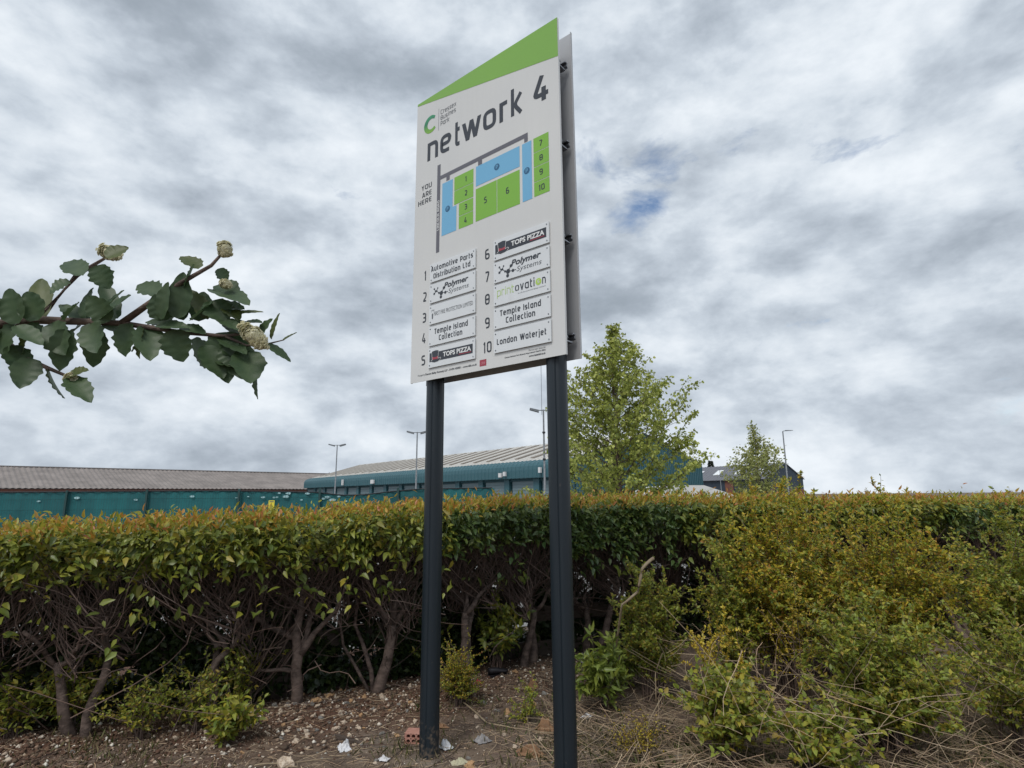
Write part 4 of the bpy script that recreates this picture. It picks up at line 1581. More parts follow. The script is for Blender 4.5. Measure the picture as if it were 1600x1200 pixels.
    for b0, e0 in shoots:
        for q in range(9):
            t = r.uniform(.45, 1)
            sp_.append(tuple(b0.lerp(e0, t)))
            sa_.append((r.gauss(0, .6), r.gauss(0, .6), r.uniform(.3, 1.1)))
    Ls_ = rr.uniform(.03, .06, len(sp_))
    vs_, fs_ = leaf_mesh(sp_, sa_, rr.normal(size=(len(sp_), 3)) + np.array([0, 0, 1.0]), Ls_, Ls_ * .36)
    tag(mesh_obj('new_leaves', vs_, fs_, M['young'], root), kind='stuff')
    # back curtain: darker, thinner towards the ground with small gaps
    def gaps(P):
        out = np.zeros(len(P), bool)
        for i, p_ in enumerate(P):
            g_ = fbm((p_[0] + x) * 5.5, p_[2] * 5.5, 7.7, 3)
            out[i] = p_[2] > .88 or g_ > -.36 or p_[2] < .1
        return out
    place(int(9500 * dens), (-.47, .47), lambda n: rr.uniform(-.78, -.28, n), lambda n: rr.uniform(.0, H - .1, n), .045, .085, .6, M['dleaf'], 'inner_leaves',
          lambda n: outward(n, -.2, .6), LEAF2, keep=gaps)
    return root


V = Vector
spec1 = [  # trunk with long low arms, left in the photo
    ([(0.02, 0, -.1), (0.01, 0, .12), (-.01, 0, .25), (.0, .0, .36), (-.02, -.01, .5), (.0, 0, .68), (.03, 0, .95)], [.052, .043, .04, .04, .032, .027, .018]),
    ([(.0, 0, .34), (.06, .0, .42), (.12, .01, .52), (.20, .0, .60), (.28, -.02, .68), (.33, -.02, .80)], [.03, .027, .022, .018, .015, .011]),
    ([(.0, 0, .33), (.05, .03, .48), (.06, .05, .62), (.10, .08, .8)], [.026, .024, .02, .014]),
    ([(-.01, 0, .24), (-.10, -.03, .26), (-.22, -.04, .255), (-.33, -.05, .27)], [.02, .016, .013, .010]),
    ([(-.02, 0, .47), (-.12, .0, .52), (-.24, -.02, .57), (-.36, -.03, .66), (-.42, -.03, .78), (-.45, 0, .9)], [.024, .021, .018, .016, .012, .008]),
]
spec2 = [  # forked, with sawn stubs
    ([(-.03, 0, -.1), (0.0, 0, .08), (.05, 0, .24), (.075, 0, .42), (.08, 0, .52)], [.06, .05, .042, .04, .042]),
    ([(.08, 0, .5), (.03, -.01, .58), (-.03, -.02, .66), (-.10, -.02, .72)], [.028, .024, .022, .021]),
    ([(.08, 0, .5), (.10, 0, .62), (.11, .0, .78), (.11, .01, .9)], [.028, .024, .018, .012]),
    ([(.08, 0, .5), (.15, -.01, .60), (.20, -.02, .66)], [.026, .022, .021]),
    ([(-.05, 0, -.06), (-.08, 0, .16), (-.16, .02, .36), (-.24, .03, .52), (-.22, .03, .74), (-.15, .0, .92)], [.022, .019, .017, .014, .012, .008]),
    ([(-.06, .02, -.06), (-.20, .0, .18), (-.32, .0, .36), (-.36, .0, .56), (-.30, .0, .78)], [.014, .013, .012, .010, .007]),
]
spots = [-6.5, -5.75, -5.0, -4.3, -3.62, -2.95, -2.3, -1.69, -1.10, -.5, .1, .75, 1.4, 2.1, 2.8, 3.5, 4.2, 4.9, 5.6, 6.4]
lab = {-1.69: 'hedge shrub whose trunk throws long bare arms to the left', -1.10: 'hedge shrub with sawn forked trunk just left of the left sign post',
       -.5: 'hedge shrub right behind the left sign post', .1: 'hedge shrub between the two sign posts with sparse lower leaves',
       .75: 'hedge shrub just right of the right sign post with slim dark trunk', 1.4: 'hedge shrub behind the small green bush on the right',
       -2.3: 'hedge shrub in front of the dark timber fence post'}
left_i = ['hedge shrub at the far left end of the row', 'second hedge shrub from the left end of the row', 'third hedge shrub from the left end of the row',
          'fourth hedge shrub from the left end of the row', 'fifth hedge shrub from the left end of the row', 'sixth hedge shrub from the left, beside the leafy weeds']
right_i = ['hedge shrub behind the ochre barberry bush', 'hedge shrub sixth from the right end of the row', 'hedge shrub fifth from the right end of the row', 'hedge shrub fourth from the right end of the row',
           'hedge shrub third from the right end of the row', 'hedge shrub second from the right end of the row', 'hedge shrub at the far right end of the row']
li = ri = 0
for i, x in enumerate(spots):
    y = hedge_y(x)
    if x in lab:
        lb = lab[x]
    elif x < 0:
        lb = left_i[li]
        li += 1
    else:
        lb = right_i[ri]
        ri += 1
    hedge_shrub(x, y, ground_z(x, y) - .0, 1.0, lb, 40 + i, spec1 if x == -1.69 else (spec2 if x == -1.10 else None))

# ================================================================== loose bushes
def bush(x, y, h, rad, n_st, per, ll, wd, mt, label, seed, name='bush', lean=(0, 0), arch=.5, stemmat='twig', tpl=LEAF2, start=.25, vert=.0, cat='bush', splay=None):
    r = random.Random(seed)
    rr = np.random.default_rng(seed)
    root = empty(name, (x, y, ground_z(x, y)))
    tag(root, label, cat)
    st = MB()
    P, A = [], []
    for i in range(n_st):
        an = r.uniform(0, 2 * PI)
        q = math.sqrt(r.random())
        ex, ey = rad * q * math.cos(an) + lean[0], rad * q * math.sin(an) + lean[1]
        hh = h * r.uniform(.55, 1.04) * (1 - .35 * q * q)
        b = Vector((rad * .25 * r.gauss(0, .5), rad * .25 * r.gauss(0, .5), -.05))
        pts = []
        wob = Vector((r.gauss(0, 1), r.gauss(0, 1), 0)) * .05
        for s in range(8):
            t = s / 7
            pts.append(Vector((b.x + (ex - b.x) * t ** 1.5, b.y + (ey - b.y) * t ** 1.5, hh * (t * (1 + arch) - arch * t * t)))
                       + wob * math.sin(t * 6) * t)
        rd = r.uniform(.0018, .004)
        st.tube(pts, [rd * (1.2 - .12 * s) for s in range(8)], 3, cap=False)
        segs = [(pts, 1.0)]
        for sb in range(r.randint(2, 5)):
            k = r.randint(2, 6)
            e = pts[k] + Vector((r.gauss(0, .10), r.gauss(0, .10), r.uniform(-.02, .2)))
            w = wander(pts[k], e, 3, .08, r)
            st.tube(w, rd * .5, 3, cap=False)
            segs.append((w, .5))
        for pp, wgt in segs:
            for q_ in range(int(per * wgt)):
                t = r.uniform(start if wgt == 1 else .1, 1) * (len(pp) - 1)
                k = min(len(pp) - 2, int(t))
                P.append(tuple(pp[k].lerp(pp[k + 1], t - k)))
                d = (pp[k + 1] - pp[k]).normalized()
                A.append(tuple(d * .5 + Vector((r.gauss(0, .6), r.gauss(0, .6), r.gauss(vert, .5)))))
    tag(st.build('stems', M[stemmat], root), kind='stuff')
    n = len(P)
    Lh = ll * rr.uniform(.6, 1.3, n)
    v2, f2 = leaf_mesh(P, A, rr.normal(size=(n, 3)) * .6 + np.array([0, -.3, 1]), Lh, Lh * wd, tpl)
    tag(mesh_obj('leaves', v2, f2, mt, root), kind='stuff')
    return root


def G(px, py):
    return at(px, py, z=0.0)


bush(2.15, 4.85, 1.74, .60, 120, 85, .034, .5, M['berb'], 'large ochre small leaved bush at the right end of the hedge', 101, 'barberry_bush')
bush(2.95, 4.75, 1.70, .65, 120, 85, .031, .5, M['berb'], 'ochre small leaved bush right of the largest one', 102, 'barberry_bush')
bush(3.95, 4.75, 1.62, .7, 120, 85, .032, .5, M['gbush'], 'green small leaved bush at the far right edge', 103, 'barberry_bush')
bush(2.35, 3.95, .98, .6, 100, 75, .032, .55, M['gbush'], 'green leafy bush low at the right below the ochre one', 104, 'leafy_bush')
bush(3.2, 3.9, 1.0, .6, 65, 55, .03, .55, M['gbush'], 'green leafy bush low in the bottom right corner', 105, 'leafy_bush')
bush(1.72, 4.8, 1.40, .30, 45, 80, .032, .5, M['gbush'], 'upright mixed green bush between the barberry and the dark gap', 106, 'barberry_bush')
bush(1.10, 4.95, 1.14, .34, 55, 70, .030, .5, M['gbush'], 'rounded green bush right of the right sign post', 107, 'leafy_bush')
bush(1.38, 4.15, .86, .26, 13, 70, .021, .55, M['yell'], 'bright yellow flowering sprigs in the middle of the brush', 108, 'yellow_bush', start=.62)
bush(1.95, 4.3, 1.15, .45, 10, 44, .016, .55, M['yell'], 'yellow tipped arching sprays against the ochre bush', 109, 'yellow_bush', start=.6)
bush(1.28, 3.85, .52, .32, 44, 28, .040, .6, M['gbush'], 'round leaved green undergrowth below the yellow sprigs', 110, 'leafy_bush', tpl=LEAF6)
bush(1.75, 3.65, .42, .34, 34, 24, .040, .6, M['gbush'], 'low green undergrowth near the bottom right', 111, 'leafy_bush', tpl=LEAF6)
bush(2.75, 5.5, 1.60, .5, 70, 70, .032, .55, M['berb'], 'tall ochre green shrub merging with the hedge top on the right', 121, 'leafy_bush')
q = G(716, 1103)
bush(q.x, q.y, .40, .15, 40, 60, .016, .6, M['berb'], 'small dome of yellow green leaves just right of the left sign post', 112, 'barberry_bush')
bush(q.x + .02, q.y + .03, .26, .15, 22, 40, .018, .6, M['gbush'], 'green lower growth at the foot of the small yellow green dome', 113, 'leafy_bush')
# fresh long leaved shoots
q = G(945, 1112)
bush(q.x, q.y, .52, .22, 15, 20, .085, .32, M['bright'], 'fresh pale green shoots with long leaves right of the right sign post', 114, 'young_shrub', tpl=LEAF6, start=.35, vert=-.2)
q = G(985, 1075)
bush(q.x, q.y, .40, .2, 14, 22, .06, .36, M['bright'], 'pale green sprouts at the foot of the rounded green bush', 115, 'young_shrub', tpl=LEAF6, start=.3)
q = G(775, 1060)
bush(q.x, q.y + .1, .75, .25, 16, 16, .075, .42, M['leaf'], 'sparse green shoots behind the litter between the posts', 116, 'young_shrub', tpl=LEAF6, start=.5)
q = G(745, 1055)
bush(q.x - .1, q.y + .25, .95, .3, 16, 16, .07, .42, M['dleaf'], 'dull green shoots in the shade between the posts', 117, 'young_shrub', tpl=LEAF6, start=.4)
q = G(822, 1128)
bush(q.x, q.y, .22, .05, 5, 50, .022, .5, M['gbush'], 'single small upright weed between the two posts', 118, 'weed', start=.05, cat='weed')
q = G(1005, 1190)
bush(q.x, q.y + .1, .13, .14, 22, 20, .016, .5, M['yell'], 'low orange yellow cushion weed on the dry ground', 119, 'weed', cat='weed', start=.1)
# left weeds
for k, (px, py, hh, rad, mt_, ll, lb) in enumerate((
        (372, 1120, .62, .22, 'gbush', .045, 'leafy weed clump at the left beside the timber post'),
        (352, 1165, .26, .14, 'gbush', .065, 'broad leaved sapling low on the left of the rubble'),
        (300, 1150, .55, .3, 'gbush', .04, 'second leafy weed clump left of the timber post'),
        (215, 1160, .5, .32, 'gbush', .04, 'third leafy weed clump towards the left edge'),
        (110, 1150, .6, .35, 'gbush', .045, 'leafy weed clump second from the left edge'),
        (20, 1160, .55, .35, 'gbush', .05, 'leafy weed clump at the left edge'),
        (400, 1080, .9, .2, 'gbush', .05, 'taller thin weed in front of the timber post'),
        (665, 1050, .35, .15, 'leaf', .06, 'small leafy shoot at the foot behind the left sign post'))):
    q = G(px, py)
    bush(q.x, q.y, hh * (.8 if px < 340 else 1), rad * (.75 if px < 340 else .9), 18, 20, ll * .8, .45, M[mt_], lb, 130 + k, 'weed', tpl=LEAF6, cat='weed', start=.2)

# ================================================================== dead twigs, straw and stems
def scatter_stems(name, label, n, fpos, lrange, rrange, mt, seed, tilt=.15, zup=.0):
    r = random.Random(seed)
    mb = MB()
    for i in range(n):
        x, y, z = fpos(r)
        ln = r.uniform(*lrange)
        a_ = r.uniform(0, 2 * PI)
        dz = r.gauss(0, tilt) + zup
        g0 = ground_z(x, y)
        p0 = Vector((x, y, g0 + z + .004))
        p1 = p0 + Vector((math.cos(a_) * ln, math.sin(a_) * ln, abs(dz) * ln))
        p1.z = max(p1.z, ground_z(p1.x, p1.y) + .004)
        w = wander(p0, p1, 4, .05, r)
        rd = r.uniform(*rrange)
        mb.tube(w, rd, 3, cap=False)
    o = mb.build(name, mt)
    tag(o, label, name.replace('_', ' '), kind='stuff')
    return o


def area(x0, x1, y0, y1, z0=0, z1=0, lim=True):
    def f(r):
        for _ in range(20):
            x, y = r.uniform(x0, x1), r.uniform(y0, y1)
            if not lim or y < hedge_y(x) + .3:
                break
        return x, y, r.uniform(z0, z1)
    return f


scatter_stems('dry_twigs', 'tangle of dead brown twigs among the bushes on the right', 600, area(1.0, 3.9, 3.1, 4.9, .0, .55), (.10, .5), (.0006, .0019), M['dry'], 201, .5)
scatter_stems('dry_straw', 'dry straw and thin stems lying on the ground right of the sign', 2600, area(.25, 3.6, 2.9, 4.8, 0, .06), (.08, .4), (.0007, .0020), M['dry'], 202, .22)
scatter_stems('plant_debris', 'thin woody debris strewn over the bare soil', 3200, area(-4.2, .9, 2.9, 5.7), (.03, .16), (.0008, .002), M['dry'], 203, .05)
scatter_stems('stray_twigs', 'scattered brown twigs lying over the soil', 160, area(-3.8, 1.2, 3.2, 5.5), (.2, .6), (.0012, .003), M['twig'], 204, .08)

# grass blades
def grass(name, label, n, f, lo, hi, mt, seed, fl=.45):
    r = random.Random(seed)
    rr = np.random.default_rng(seed)
    P = []
    for i in range(n):
        x, y, z = f(r)
        P.append((x, y, ground_z(x, y) - .005))
    A = rr.normal(size=(n, 3)) * fl
    A[:, 2] = .9
    Lh = rr.uniform(lo, hi, n)
    v3, f3 = leaf_mesh(P, A, rand_dirs(n), Lh, Lh * .018 + .0012, LEAF2)
    tag(mesh_obj(name, v3, f3, mt), label, 'grass', kind='stuff')


def clumps(cs, rad):
    def f(r):
        c = r.choice(cs)
        return r.gauss(c[0], rad), max(2.9, r.gauss(c[1], rad)), 0
    return f


M['grass'] = mat('grass_blades', (.1, .13, .03), .6, trans=.25, isl=[(.07, .10, .025), (.14, .15, .04), (.26, .21, .11), (.10, .13, .03), (.30, .24, .14)])
cl = [(rnd.uniform(-3.5, 3.2), rnd.uniform(3.2, 5.0)) for _ in range(45)] + [(-.62, 3.99), (.3, 3.4), (.35, 4.2), (.15, 4.0), (.5, 3.9), (.7, 4.1), (.9, 3.8)]
grass('grass', 'thin green and straw coloured grass tufts on the soil', 3600, clumps(cl, .11), .02, .085, M['grass'], 301)
grass('dry_grass', 'matted dry grass right of the right sign post', 4500, area(.45, 3.6, 3.0, 4.4), .03, .12, M['grass'], 302, 1.3)

# ================================================================== stones, gravel, soil crumbs
def rock_mesh(seed, n=9):
    r = random.Random(seed)
    import bmesh
    bm = bmesh.new()
    bmesh.ops.create_icosphere(bm, subdivisions=2, radius=.5)
    s = (1, r.uniform(.6, .95), r.uniform(.5, .75))
    off = r.uniform(0, 50)
    for v_ in bm.verts:
        k = 1 + .8 * mnoise.noise(v_.co * 2.2 + Vector((off, 0, 0))) + .15 * mnoise.noise(v_.co * 5 + Vector((off, 3, 0)))
        v_.co = Vector((v_.co.x * s[0], v_.co.y * s[1], v_.co.z * s[2])) * k
    me = bpy.data.meshes.new('stone')
    bm.to_mesh(me)
    bm.free()
    return me


rocks = [rock_mesh(i) for i in range(9)]
rock_mt = {}
for i, k in enumerate(('stone', 'stone_tan', 'stone_grey')):
    for j in range(3):
        rocks[i * 3 + j].materials.append(M[k])


def stone(px, py, size_px, kind, label=None):
    p_ = G(px, py)
    dist = (p_ - Vector((0, 0, EYE))).dot(_F)
    s = size_px / F_PX * dist
    me = rocks[{'stone': 0, 'stone_tan': 3, 'stone_grey': 6}[kind] + rnd.randint(0, 2)]
    o = bpy.data.objects.new('stone', me)
    COL.objects.link(o)
    o.scale = (s, s, s)
    o.rotation_euler = (rnd.uniform(-.4, .4), rnd.uniform(-.4, .4), rnd.uniform(0, 6))
    o.location = (p_.x, p_.y, ground_z(p_.x, p_.y) + s * .15)
    kk_ = {'stone': 'pale flint stones', 'stone_tan': 'tan stones', 'stone_grey': 'grey stones'}[kind]
    tag(o, label or {'stone': 'small pale flint stone among many on the soil', 'stone_tan': 'small tan stone among many on the soil',
                     'stone_grey': 'small grey stone among many on the soil'}[kind], 'stone', kk_ + ' strewn on the soil' if not label else None)
    return o


stone(494, 1110, 20, 'stone_tan', 'large tan stone by the trunk with long arms')
stone(517, 1098, 13, 'stone_tan', 'upright golden stone on top of the rubble heap')
stone(569, 1099, 10, 'stone_tan', 'small golden stone near the sawn forked trunk')
stone(534, 1120, 15, 'stone', 'pale lumpy stone in the middle of the rubble heap')
stone(597, 1097, 16, 'stone', 'pale flat stone at the foot of the sawn trunk')
stone(447, 1196, 25, 'stone', 'large cream stone at the bottom edge of the photo left of the posts')
stone(735, 1198, 17, 'stone_tan', 'tan stone at the bottom edge between the posts')
stone(743, 1095, 12, 'stone_tan', 'tan stone between the posts below the green dome')
stone(757, 1100, 10, 'stone_grey', 'grey stone beside the tan one between the posts')
stone(806, 1060, 12, 'stone_tan', 'pinkish tan stone behind the litter between the posts')
stone(412, 1137, 11, 'stone_tan', 'reddish stone at the left of the rubble')
stone(524, 1140, 11, 'stone', 'pale stone at the front of the rubble heap')
stone(493, 1143, 10, 'stone_grey', 'blue grey stone at the front of the rubble heap')
stone(641, 1083, 14, 'stone', 'pale stone at the left edge of the left sign post')
stone(793, 1115, 13, 'stone_tan', 'flat tan stone right of the middle between the posts')
stone(1061, 1183, 14, 'stone_grey', 'grey blue stone on the dry ground at the bottom right')
stone(850, 1085, 10, 'stone_grey', 'grey stone just left of the right sign post')
for i in range(230):
    if i < 165:
        px, py = rnd.gauss(520, 85), rnd.gauss(1125, 30)
    else:
        px, py = rnd.uniform(30, 900), rnd.uniform(1085, 1198)
    py = min(1197, max(1082, py))
    if px < 20:
        continue
    stone(px, py, rnd.uniform(3.5, 9.5), rnd.choice(['stone', 'stone', 'stone_tan', 'stone_grey']))


def chips(name, label, n, f, lo, hi, mt, seed):
    rr = np.random.default_rng(seed)
    r = random.Random(seed)
    T = np.array([(1, 0, 0), (-1, 0, 0), (0, 1, 0), (0, -1, 0), (0, 0, 1), (0, 0, -1)], float)
    Fq = np.array([(0, 2, 4), (2, 1, 4), (1, 3, 4), (3, 0, 4), (2, 0, 5), (1, 2, 5), (3, 1, 5), (0, 3, 5)])
    V_ = np.zeros((n, 6, 3))
    for i in range(n):
        x, y, z = f(r)
        s = r.uniform(lo, hi) * (r.random() ** 1.5 + .35)
        sc = T * s * (rr.uniform(.5, 1.1, (6, 1))) * np.array([1, .8, .6])
        a_ = r.uniform(0, 6.28)
        c, sn = math.cos(a_), math.sin(a_)
        R3 = np.array([[c, -sn, 0], [sn, c, 0], [0, 0, 1]])
        V_[i] = sc @ R3.T + np.array([x, y, ground_z(x, y) + s * .25])
    Fa = Fq[None] + (np.arange(n) * 6)[:, None, None]
    tag(mesh_obj(name, V_.reshape(-1, 3), Fa.reshape(-1, 3), mt), label, name.replace('_', ' '), kind='stuff')


def hp(sd, dx=0):
    def f(r):
        for _ in range(30):
            x = r.uniform(-4.2, 1.0)
            y = hedge_y(x) + r.gauss(-.25, sd)
            if y > 3.0:
                break
        return x, y, 0
    return f


chips('gravel', 'pale gravel chips mixed into the reddish soil', 4800, hp(.36), .004, .024, M['gravel'], 401)
chips('fine_gravel', 'fine grit over the bare ground round the posts', 11000, area(-4, 3, 2.9, 5.4), .0015, .0075, M['gravel'], 402)
chips('soil_crumbs', 'crumbly reddish soil lumps along the hedge foot', 8000, hp(.32), .006, .026, M['clod'], 403)
chips('soil_lumps', 'brown soil crumbs round the posts', 4200, area(-4, 3.5, 2.9, 5.8), .004, .015, M['clod'], 404)

# ================================================================== brick, board, litter
bq = G(644, 1166)
import bmesh
bk = empty('brick', (bq.x + .02, bq.y + .03, 0), YAW * .15)
tag(bk, 'perforated red brick lying against the foot of the left sign post', 'brick')
W_, H_ = .16, .062
mb = MB()
# face towards the viewer with two rows of round holes, built as a plate with real openings
hx = [-.053, -.018, .018, .053]
hz = [.016, .046]
cw, chh = .0355, .031
for ix, x in enumerate(hx):
    for iz, z in enumerate(hz):
        n = 16
        ring_in = [(x + .0130 * math.cos(2 * PI * k / n + PI / 16), 0, z + .0118 * math.sin(2 * PI * k / n + PI / 16)) for k in range(n)]
        x0, x1 = x - cw / 2 - (.009 if ix == 0 else 0), x + cw / 2 + (.009 if ix == 3 else 0)
        z0, z1 = (0, .031) if iz == 0 else (.031, H_)
        ring_out = []
        for k in range(n):
            dx_, dz_ = math.cos(2 * PI * k / n + PI / 16), math.sin(2 * PI * k / n + PI / 16)
            m_ = max(abs(dx_), abs(dz_))
            ux_, uz_ = dx_ / m_, dz_ / m_
            ring_out.append((x + (ux_ * (x1 - x) if ux_ > 0 else ux_ * (x - x0)), 0, z + (uz_ * (z1 - z) if uz_ > 0 else uz_ * (z - z0))))
        mb.add(ring_in + ring_out, [(k, (k + 1) % n, n + (k + 1) % n, n + k) for k in range(n)])
        mb.add(ring_in + [(a_, .05, c_) for a_, _, c_ in ring_in], [(k, (k + 1) % n, n + (k + 1) % n, n + k) for k in range(n)] + [tuple(range(n, 2 * n))])
xa = .0800
mb.add([(-xa, 0, 0), (xa, 0, 0), (xa, 0, H_), (-xa, 0, H_), (-xa, .1, 0), (xa, .1, 0), (xa, .1, H_), (-xa, .1, H_)],
       [(0, 1, 5, 4), (3, 2, 6, 7), (0, 4, 7, 3), (1, 2, 6, 5), (4, 5, 6, 7)])
body = mb.build('brick_body', M['brick'], bk)

bd = G(545, 1158)
b_ = MB().box(-.12, -.014, 0, .12, .014, .022).build('wood_offcut', M['wood'])
b_.location = (bd.x, bd.y, ground_z(bd.x, bd.y) + .002)
b_.rotation_euler = (0, .03, -.55)
tag(b_, 'short brown wood offcut lying on the soil above the white paper', 'wood')


def crumple(name, px, py, w, d, h, mt, label, seed, cat='litter'):
    p_ = G(px, py)
    r = random.Random(seed)
    n = 12
    mb = MB()
    for j in range(n):
        for i in range(n):
            u_, v_ = i / (n - 1) - .5, j / (n - 1) - .5
            e = 1 + .35 * fbm(u_ * 3 + seed, v_ * 3, seed, 3)
            z = h * (.35 + .9 * abs(fbm(u_ * 4 + seed, v_ * 4, 2.2, 4))) * (1.15 - 2.0 * max(abs(u_), abs(v_)))
            mb.v.append((u_ * w * e, v_ * d * e, max(z, .002)))
    for j in range(n - 1):
        for i in range(n - 1):
            p0 = j * n + i
            mb.f.append((p0, p0 + 1, p0 + n + 1, p0 + n))
    o = mb.build(name, mt)
    o.location = (p_.x, p_.y, ground_z(p_.x, p_.y) + .002)
    o.rotation_euler = (0, 0, r.uniform(0, 3))
    tag(o, label, cat)
    return o


crumple('paper_scrap', 538, 1172, .075, .11, .07, M['litter'], 'crumpled white paper on the soil left of the posts', 1)
crumple('paper_scrap', 600, 1192, .07, .05, .03, M['litter'], 'small white paper scrap near the bottom left of the left post', 2)
crumple('plastic_scrap', 697, 1168, .075, .09, .06, M['litter'], 'pale crumpled plastic at the right foot of the left post', 3)
crumple('plastic_scrap', 753, 1160, .10, .09, .05, M['litter_grey'], 'grey crumpled plastic ring lying between the posts', 4)
crumple('plastic_scrap', 718, 1192, .06, .09, .04, M['floret'], 'pale green torn scrap near the bottom between the posts', 5)
crumple('plastic_scrap', 914, 1040, .13, .16, .12, M['litter_grey'], 'crumpled clear plastic right of the right sign post', 6)
crumple('plastic_scrap', 917, 1122, .09, .06, .04, M['litter'], 'white foil scrap in the straw right of the right post', 7)
crumple('plastic_bag', 652, 1050, .12, .12, .11, M['litter'], 'white plastic bag behind the left sign post', 8)
crumple('red_wrapper', 747, 1073, .06, .06, .05, M['can'], 'small red wrapper on the soil between the posts', 9)
crumple('dead_leaf', 688, 1140, .06, .10, .04, M['dead_leaf'], 'curled brown dead leaf right of the left post', 10, 'leaf')
crumple('dead_leaf', 829, 1178, .07, .18, .09, M['dead_leaf'], 'large curled tan dead leaf left of the right post', 11, 'leaf')
crumple('dead_leaf', 853, 1140, .08, .15, .12, M['dead_leaf'], 'folded brown leaf leaning by the right post', 12, 'leaf')
crumple('dead_leaf', 833, 1075, .06, .10, .10, M['dead_leaf'], 'upright tan dead leaf behind the small weed', 13, 'leaf')
crumple('plastic_scrap', 992, 1032, .08, .05, .05, M['teal_net'], 'small blue green plastic scrap in the right undergrowth', 14)
# black shoe like object
q = G(778, 1062)
sh = empty('old_shoe', (q.x, q.y, ground_z(q.x, q.y) - .004), .45)
sh.scale = (.95, .95, .72)
tag(sh, 'black discarded shoe lying under the hedge between the posts', 'shoe')
mb = MB()
for i in range(9):
    t = i / 8
    w_ = .042 * (1 - .35 * abs(t - .75) * 2) * (1 if 0 < i < 8 else .55)
    hgt = .085 - .05 * max(0, t - .35) * 1.4
    for k in range(10):
        a_ = 2 * PI * k / 10
        mb.v.append((-.10 + .20 * t, w_ * math.cos(a_), .02 + (hgt / 2) * (1 + math.sin(a_)) * .9))
for i in range(8):
    for k in range(10):
        mb.f.append((i * 10 + k, i * 10 + (k + 1) % 10, (i + 1) * 10 + (k + 1) % 10, (i + 1) * 10 + k))
mb.f += [tuple(range(10)), tuple(range(80, 90))]
mb.build('upper', M['black'], sh, smooth=True)
MB().box(-.10, -.03, -.005, .10, .03, .012).build('sole', M['black'], sh)


def long_stem(pix, rad, label, mt='dry', lift=None):
    """a stem through photo points; each entry (px, py, height)"""
    pts = []
    for px, py, z in pix:
        pts.append(at(px, py, z=z))
    out = []
    for i in range(len(pts) - 1):
        for k in range(4):
            out.append(pts[i].lerp(pts[i + 1], k / 4) + Vector((0, 0, .004 * math.sin(i * 4 + k))))
    out.append(pts[-1])
    o = MB().tube(out, [rad * (1.1 - .6 * i / len(out)) for i in range(len(out))], 6).build('dry_stem', M[mt], smooth=True)
    tag(o, label, 'stem')
    return o


M['stem'] = mat('pale_stem', (.34, .27, .18), .8, var=(.22, .16, .10), vscale=20)
long_stem([(722, 1096, .03), (760, 1128, .03), (800, 1138, .03), (865, 1145, .03)], .0055, 'long pale stem running between the posts', 'stem')
long_stem([(350, 937, .78), (380, 935, .80)], .010, 'pale broken stick at the left edge of the hedge', 'stem')
long_stem([(380, 935, .80), (384, 985, .52), (389, 1020, .36), (394, 1120, .02)], .005, 'thin pale stem dropping from the broken stick on the left', 'stem')
long_stem([(1021, 872, 1.12), (1003, 888, 1.05), (997, 925, .88), (972, 944, .80), (962, 1015, .42), (955, 1045, .30)], .012, 'bent bare branch with shredded bark right of the right post', 'stem')
long_stem([(1040, 1080, .22), (1012, 1130, .12), (1008, 1160, .05)], .004, 'slanting pale stem in the straw on the right', 'stem')
long_stem([(1090, 1110, .2), (1110, 1150, .12), (1118, 1188, .05)], .0045, 'pale stem leaning to the bottom right', 'stem')
long_stem([(1025, 1095, .10), (1024, 1050, .28), (1035, 1020, .4)], .005, 'upright forked pale stem among the right brush', 'stem')
long_stem([(1140, 1142, .16), (1168, 1142, .17), (1185, 1118, .25)], .0055, 'bent pale stem near the bottom right corner', 'stem')
long_stem([(1185, 1146, .12), (1230, 1148, .12), (1250, 1128, .2)], .008, 'thick pale branch at the bottom right corner', 'stem')
long_stem([(1205, 1115, .28), (1250, 1140, .2), (1290, 1150, .15)], .009, 'grey fallen branch at the bottom right edge', 'stem')
long_stem([(842, 1195, .04), (828, 1150, .12), (822, 1110, .05)], .003, 'thin dry stem standing between the posts near the right one', 'stem')
long_stem([(396, 1196, .02), (440, 1192, .02), (520, 1185, .02)], .004, 'thin yellowish stem lying along the bottom left', 'stem')

# ================================================================== whitebeam branch, near, entering from the left
wb = empty('whitebeam_tree', (-2.55, 1.35, 0))
tag(wb, 'near whitebeam branch with dark lobed leaves and cream flower heads reaching in from the left', 'tree')
WO = Vector((-2.55, 1.35, 0))
DW_ = 1.25


def bp_(px, py, dy=0.0):
    return at(px, py, y=DW_ + dy) - WO


tr = MB().tube([(0, 0, -.1), (.03, .02, 1.0), (.0, .0, 2.0), (.06, -.03, 3.2)], [.09, .075, .06, .035], 10)
tr.build('trunk', M['bark'], wb, smooth=True)
br = [
    ([(0.02, 0, 1.75), tuple(bp_(-120, 520, .05)), tuple(bp_(60, 500, .03)), tuple(bp_(190, 505)), tuple(bp_(290, 520)), tuple(bp_(350, 525)), tuple(bp_(392, 520))], [.024, .016, .010, .0065, .005, .0038, .0028]),
    ([tuple(bp_(352, 525)), tuple(bp_(385, 540)), tuple(bp_(420, 537)), tuple(bp_(444, 531))], [.0034, .0026, .002, .0012]),
    ([tuple(bp_(190, 505)), tuple(bp_(260, 455, -.02)), tuple(bp_(330, 415, -.03)), tuple(bp_(348, 395, -.03))], [.008, .006, .004, .003]),
    ([tuple(bp_(60, 500, .03)), tuple(bp_(120, 430, .06)), tuple(bp_(170, 400, .08))], [.009, .006, .003]),
    ([tuple(bp_(-20, 510, .04)), tuple(bp_(40, 560, .02)), tuple(bp_(110, 590, 0))], [.009, .006, .003]),
]
for pts, rads in br:
    MB().tube(pts, rads, 7).build('branch', M['bark'], wb, smooth=True)


